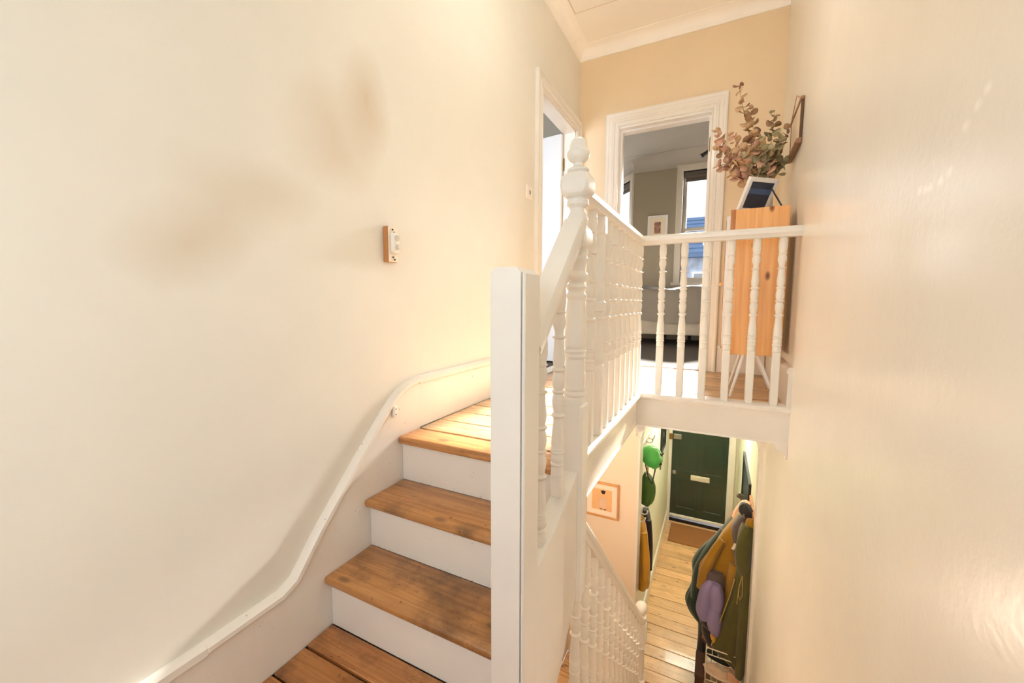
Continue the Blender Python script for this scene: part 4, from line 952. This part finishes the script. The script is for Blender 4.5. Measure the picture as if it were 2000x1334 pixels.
for q, ym in (([(-2.37, .055, .03), (-2.45, .022, .055), (-2.55, .012, .068), (-2.66, .002, .070), (-2.73, .008, .055), (-2.755, .02, .03)], 3.70), ([(-2.37, .085, .03), (-2.44, .09, .05), (-2.52, .094, .052), (-2.60, .088, .045)], 3.655), ([(-2.57, .085, .04), (-2.66, .078, .056), (-2.74, .082, .056), (-2.80, .09, .042), (-2.83, .095, .02)], 3.65)):
    b = bm(); loft(b, [(z, cx, ym, wx, wx*.85) for z, cx, wx in q], 28, ((3, .05, .6, 0), (6, .03, .2, 0))); obj('baffle', b, M_purple, pf, 60)
b = bm(); loft(b, [(-2.725, .015, 3.71, .062, .05), (-2.78, .035, 3.71, .066, .05), (-2.815, .055, 3.71, .05, .04)], 24, ((3, .05, 0, 0),)); obj('hem', b, M_blackc, pf, 60, label='black hem')
bg = thing('black_bag', 'black bag with a yellow patch hanging below the lilac jacket', 'bag', (.05, 3.72, -2.98))
b = bm(); loft(b, [(-2.78, .05, 3.72, .035, .03), (-2.83, .04, 3.72, .052, .045), (-2.90, .05, 3.72, .056, .048), (-2.96, .066, 3.72, .046, .04), (-2.985, .07, 3.72, .03, .03)], 24, ((3, .05, 0, 0),)); obj('body', b, M_blackc, bg, 60)
b = bm(); loft(b, [(-2.80, .090, 3.672, .018, .012), (-2.85, .083, 3.668, .026, .016), (-2.90, .095, 3.668, .020, .014), (-2.92, .10, 3.67, .010, .01)], 16, ()); obj('patch', b, M_yel, bg, 60, label='yellow patch')
pk = coat('olive parka with pale piping, nearest coat on the rail', 3.66, .27)
b = bm(); garment(b, 3.685, .07, [(-1.80, .245, .330), (-1.88, .222, .334), (-2.02, .215, .335), (-2.20, .222, .335), (-2.36, .195, .335), (-2.52, .165, .335), (-2.70, .125, .335), (-2.86, .085, .335), (-2.93, .066, .335), (-2.965, .080, .335), (-3.02, .17, .335), (-3.08, .26, .335)], ((5, .05, 1.1, .7), (8, .05, .3, .9), (13, .03, 1.9, .9)), 64); obj('body', b, M_olive, pk, 60)
b = bm(); ringtube(b, [(.300, 3.655, -1.80), (.275, 3.632, -1.87), (.262, 3.620, -2.0), (.266, 3.618, -2.12), (.285, 3.63, -2.22)], [.028, .050, .058, .052, .034], 18, fold=(5, .05)); obj('sleeve', b, M_olive, pk, 60)
b = bm(); ringtube(b, [(.305, 3.63, -2.10), (.300, 3.622, -2.4), (.295, 3.622, -2.7), (.29, 3.63, -2.98), (.285, 3.64, -3.12)], [.040, .046, .044, .040, .030], 16, fold=(4, .07)); obj('sleeve', b, M_olive, pk, 60)
b = bm(); ringtube(b, [(.212, 3.63, -2.26), (.188, 3.625, -2.40), (.150, 3.622, -2.56), (.108, 3.625, -2.74), (.070, 3.64, -2.92)], .0045, 6); obj('piping', b, M_olive_l, pk, 60)
b = bm(); ringtube(b, [(.262, 3.585, -2.19), (.246, 3.583, -2.28), (.243, 3.583, -2.36), (.256, 3.583, -2.395), (.270, 3.583, -2.36), (.268, 3.583, -2.27), (.264, 3.585, -2.19)], .0035, 6); obj('drawstring', b, M_olive_l, pk, 60)
b = bm(); ringtube(b, [(.244, 3.585, -2.30), (.238, 3.583, -2.40), (.236, 3.583, -2.44)], .003, 6); obj('drawstring', b, M_olive_l, pk, 60)
b = bm(); loft(b, [(-1.735, .300, 3.66, .018, .016), (-1.76, .296, 3.655, .028, .022), (-1.79, .298, 3.655, .030, .022), (-1.82, .305, 3.66, .022, .018)], 18, ()); obj('collar', b, M_must, pk, 60, label='mustard collar lining')
cp = thing('black_hood', 'black hood on the coat rail above the olive parka', 'hood', (.27, 3.76, -1.79))
b = bm(); loft(b, [(-1.655, .262, 3.76, .014, .02), (-1.67, .262, 3.76, .034, .04), (-1.70, .268, 3.755, .050, .05), (-1.735, .278, 3.75, .052, .05), (-1.765, .296, 3.75, .036, .04), (-1.785, .308, 3.75, .02, .02)], 24, ((4, .07, 0, 0), (7, .05, .4, 0))); obj('hood', b, M_blackc, cp, 60)

# wire shoe rack with shoes
sr = thing('shoe_rack', 'white wire shoe rack under the coats', 'rack', (.17, 3.75, ZF))
M_wire = plain('white coated wire', S(236, 224, 206), .4, var=.02)
def wire(pts, r=.0045, nm='rail'):
    b = bm(); ringtube(b, pts, r, 8); obj(nm, b, M_wire, sr, 50)
for y in (3.62, 3.98):
    wire([(.035, y, ZF), (.033, y, -2.955), (.045, y, -2.935), (.285, y, -2.935), (.297, y, -2.955), (.297, y, ZF)], nm='end_loop')
for z in (-2.985, -3.225):
    for x in (.035, .08, .125, .17, .215, .26, .295): wire([(x, 3.62, z), (x, 3.98, z)], .0032, 'shelf_wire')
    for y in (3.62, 3.80, 3.98): wire([(.035, y, z-.006), (.297, y, z-.006)], .004)
for y in (3.70, 3.90): wire([(.035, y, ZF+.012), (.034, y, -2.96)], .0035, 'upright')
wire([(.035, 3.62, ZF+.012), (.297, 3.62, ZF+.012)], .0045)
def shoe(label, x, y, z, L, wd, ht, m, sole, ang, boot=0, grp=None):
    t = thing('shoe', label, 'shoe', (x, y, z))
    def put(b): bmesh.ops.rotate(b, cent=(0, 0, 0), matrix=Matrix.Rotation(ang, 3, 'Z'), verts=b.verts[:]); return b
    b = bm(); pts = []
    for i in range(20):
        a = 2*PI*i/20; pts.append((L/2*math.cos(a), wd/2*math.sin(a)*(1.0+.16*math.cos(a))))
    prism(b, pts, 'z', 0, .022); obj('sole', put(b), sole, t, 40, at=(x, y, z))
    b = bm(); secs = []
    for k in range(8):
        f = k/7; zz = .02+ht*f; l = L/2*(1-.42*f**1.3); cx = -L/2*.40*f**1.3
        secs.append((zz, cx, 0, l*.96, wd/2*(.96-.25*f)))
    if boot: secs += [(ht+.06, -L*.2, 0, L*.25, wd*.36), (ht+boot, -L*.2, 0, L*.26, wd*.38)]
    loft(b, secs, 20, ()); up = obj('upper', put(b), m, t, 60, at=(x, y, z))
    b = bm()
    for k in range(4):
        zz = .02+ht*(.45+.14*k); xx = L*(.16-.075*k); ringtube(b, [(xx, -wd*.22, zz), (xx, 0, zz+.014), (xx, wd*.22, zz)], .003, 5)
    lc = obj('laces', put(b), M_cream, t, 40, at=(x, y, z))
    return t
shoe('brick leather boot on the top shelf of the wire rack, outer one', .075, 3.72, -2.982, .20, .075, .07, M_brick, M_brown, 2.6, .07)
shoe('brick leather boot on the top shelf of the wire rack, inner one', .095, 3.86, -2.982, .20, .075, .07, M_brick, M_brown, 2.6, .07)
shoe('grey suede shoe on the top shelf of the wire rack', .185, 3.72, -2.982, .22, .085, .075, M_grey, M_cream, 2.9)
shoe('dark olive shoe on the top shelf, against the wall', .24, 3.86, -2.982, .22, .085, .075, M_olive, M_blackc, 2.9)
shoe('cream canvas shoe on the lower shelf of the wire rack, nearest the hall', .11, 3.70, -3.222, .22, .085, .07, M_cream, M_mount, 2.8)
shoe('pink beige shoe on the lower shelf beside the cream one', .20, 3.70, -3.222, .22, .085, .07, M_pinkc, M_cream, 2.8)
shoe('dark olive boot on the lower shelf behind the cream shoe', .13, 3.88, -3.222, .22, .085, .08, M_green, M_blackc, 2.8, .08)
t = thing('shoe_box', 'dark brown box on the floorboards beside the wire rack', 'box', (-.01, 3.70, ZF))
b = bm(); box(b, -.045, .022, 3.60, 3.86, ZF, ZF+.125, .003); obj('body', b, M_brown, t, 20)
b = bm(); box(b, -.049, .026, 3.596, 3.864, ZF+.095, ZF+.13, .003); obj('lid', b, plain('brown card', S(78, 54, 42), .8), t, 20)
t = thing('black_boot', 'black boot standing behind the dark brown box', 'boot', (0, 3.97, ZF))
b = bm(); loft(b, [(ZF+.001, -.005, 3.94, .042, .115), (ZF+.06, -.005, 3.95, .042, .105), (ZF+.10, -.003, 3.985, .042, .07), (ZF+.18, 0, 4.0, .042, .055), (ZF+.30, 0, 4.0, .044, .058)], 22, ()); obj('boot_upper', b, M_blackc, t, 60)
b = bm(); loft(b, [(ZF, -.005, 3.94, .046, .12), (ZF+.02, -.005, 3.94, .046, .12)], 22, ()); obj('sole', b, M_black, t, 40)

# left side of the hall
hl = thing('coat_rail', 'white low rail with hooks on the hall left wall', 'coat rail', (-.58, 3.9, -1.98))
b = bm(); box(b, -.585, -.569, 3.62, 4.2, -2.0, -1.93, .004); obj('board', b, M_white, hl, 20)
for y in (3.66, 3.80, 3.94, 4.08): hook(hl, -.570, 1, y, -1.965, M_white_cool)
hu = thing('coat_rail', 'upper hook rail behind the green helmet', 'coat rail', (-.58, 3.9, -1.40))
b = bm(); box(b, -.585, -.569, 3.64, 4.2, -1.36, -1.29, .004); obj('board', b, M_white, hu, 20)
for y in (3.98, 4.10): hook(hu, -.570, 1, y, -1.33, M_metal)
he = thing('helmet', 'bright green helmet hanging on the hall left wall', 'helmet', (-.50, 3.78, -1.50))
M_helm = plain('bright green shell', S(60, 168, 74), .3, var=.04, coat=.4)
b = bm(); secs = []
for k in range(11):
    a = -.35+(PI/2+.35)*k/10; secs.append((.105*math.sin(a), 0, 0, .108*math.cos(a)+.001, .128*math.cos(a)+.001))
loft(b, secs, 28, ()); bmesh.ops.rotate(b, cent=(0, 0, 0), matrix=Matrix.Rotation(math.radians(38), 3, 'Y'), verts=b.verts[:]); hm = obj('shell', b, M_helm, he, 60, at=(-.500, 3.78, -1.405))
for (y, z) in ((3.72, -1.43), (3.80, -1.43), (3.76, -1.36), (3.86, -1.38)):
    b = bm(); lathe(b, [(.016, -.004), (.013, .004), (.002, .005)], 0, 0, 14); bmesh.ops.rotate(b, cent=(0, 0, 0), matrix=Matrix.Rotation(math.radians(80), 3, 'Y') @ Matrix.Rotation(math.radians(40 if y < 3.78 else -30), 3, 'X'), verts=b.verts[:]); obj('vent', b, M_black, he, 40, at=(-.500+.096, y, z))
b = bm(); ringtube(b, [(-.53, 3.70, -1.45), (-.50, 3.69, -1.56), (-.47, 3.70, -1.62), (-.46, 3.74, -1.56), (-.45, 3.78, -1.48)], .006, 6); obj('chin_strap', b, M_black, he, 40)
gb = thing('green_bag', 'dark green bag hanging beneath the green helmet', 'bag', (-.53, 3.86, -1.92))
M_gbag = plain('grass green nylon', S(58, 96, 34), .5, var=.15)
b = bm(); loft(b, [(-1.585, -.54, 3.84, .02, .03), (-1.63, -.53, 3.84, .045, .07), (-1.72, -.52, 3.85, .062, .085), (-1.82, -.522, 3.85, .060, .085), (-1.88, -.53, 3.85, .045, .07)], 28, ((4, .06, 0, 0), (7, .04, 1, 0))); obj('body', b, M_gbag, gb, 60)
b = bm(); ringtube(b, [(-.53, 3.80, -1.60), (-.52, 3.78, -1.50), (-.53, 3.80, -1.36), (-.53, 3.86, -1.5), (-.53, 3.87, -1.60)], .007, 6); obj('strap', b, M_pinkc, gb, 50)
M_yelc = cloth('yellow mustard cotton', S(186, 136, 18))
mc = coat('mustard coat hanging on the low hooks of the hall left wall', 3.70, -.54)
b = bm(); garment(b, 3.71, .08, [(-1.98, -.565, -.535), (-2.04, -.575, -.51), (-2.15, -.578, -.49), (-2.35, -.578, -.475), (-2.55, -.578, -.462), (-2.62, -.575, -.47)], ((4, .06, .5, .6), (7, .05, 1.4, 1))); obj('body', b, M_yelc, mc, 60)
b = bm(); ringtube(b, [(-.515, 3.64, -2.06), (-.49, 3.63, -2.3), (-.485, 3.63, -2.5)], [.03, .036, .03], 12, fold=(4, .06)); obj('sleeve', b, M_yelc, mc, 60)
kc = coat('black coat hanging behind the mustard coat on the hall left wall', 3.92, -.54)
b = bm(); garment(b, 3.93, .07, [(-1.97, -.565, -.53), (-2.02, -.575, -.51), (-2.12, -.578, -.495), (-2.4, -.578, -.49), (-2.66, -.578, -.485), (-2.72, -.575, -.5)], ((4, .06, .5, .6), (7, .05, 1.4, 1))); obj('body', b, M_blackc, kc, 60)
b = bm(); ringtube(b, [(-.51, 3.88, -2.06), (-.495, 3.88, -2.3), (-.49, 3.89, -2.56)], [.028, .032, .026], 12, fold=(4, .06)); obj('sleeve', b, M_blackc, kc, 60)

# ------------------------------------------------------------------ lamps above and below (out of frame)
M_bulb = emit_mat('glowing bulb', (1, .86, .66, 1), 6)
def pendant(label, x, y, zc, zb):
    t = thing('pendant_lamp', label, 'lamp', (x, y, zb))
    b = bm(); lathe(b, [(.04, zc-.03), (.05, zc-.005), (.05, zc)], x, y, 16); obj('ceiling_rose', b, M_plastic, t, 40)
    b = bm(); ringtube(b, [(x, y, zc-.03), (x, y, zb+.15)], .003, 6); obj('flex', b, M_plastic, t, 40)
    b = bm(); lathe(b, [(.018, zb+.10), (.022, zb+.12), (.016, zb+.16)], x, y, 12); obj('lamp_holder', b, M_plastic, t, 40)
pendant('added unseen white pendant lamp holder on the landing ceiling', -.36, 1.75, ZC, 1.47)  # fitting added out of view to go with the landing fill light
pendant('white pendant lamp holder under the landing', -.78, 2.35, ZL-.172, -1.33)
pendant('white pendant lamp holder in the narrow hall', -.12, 4.9, -.80, -1.18)
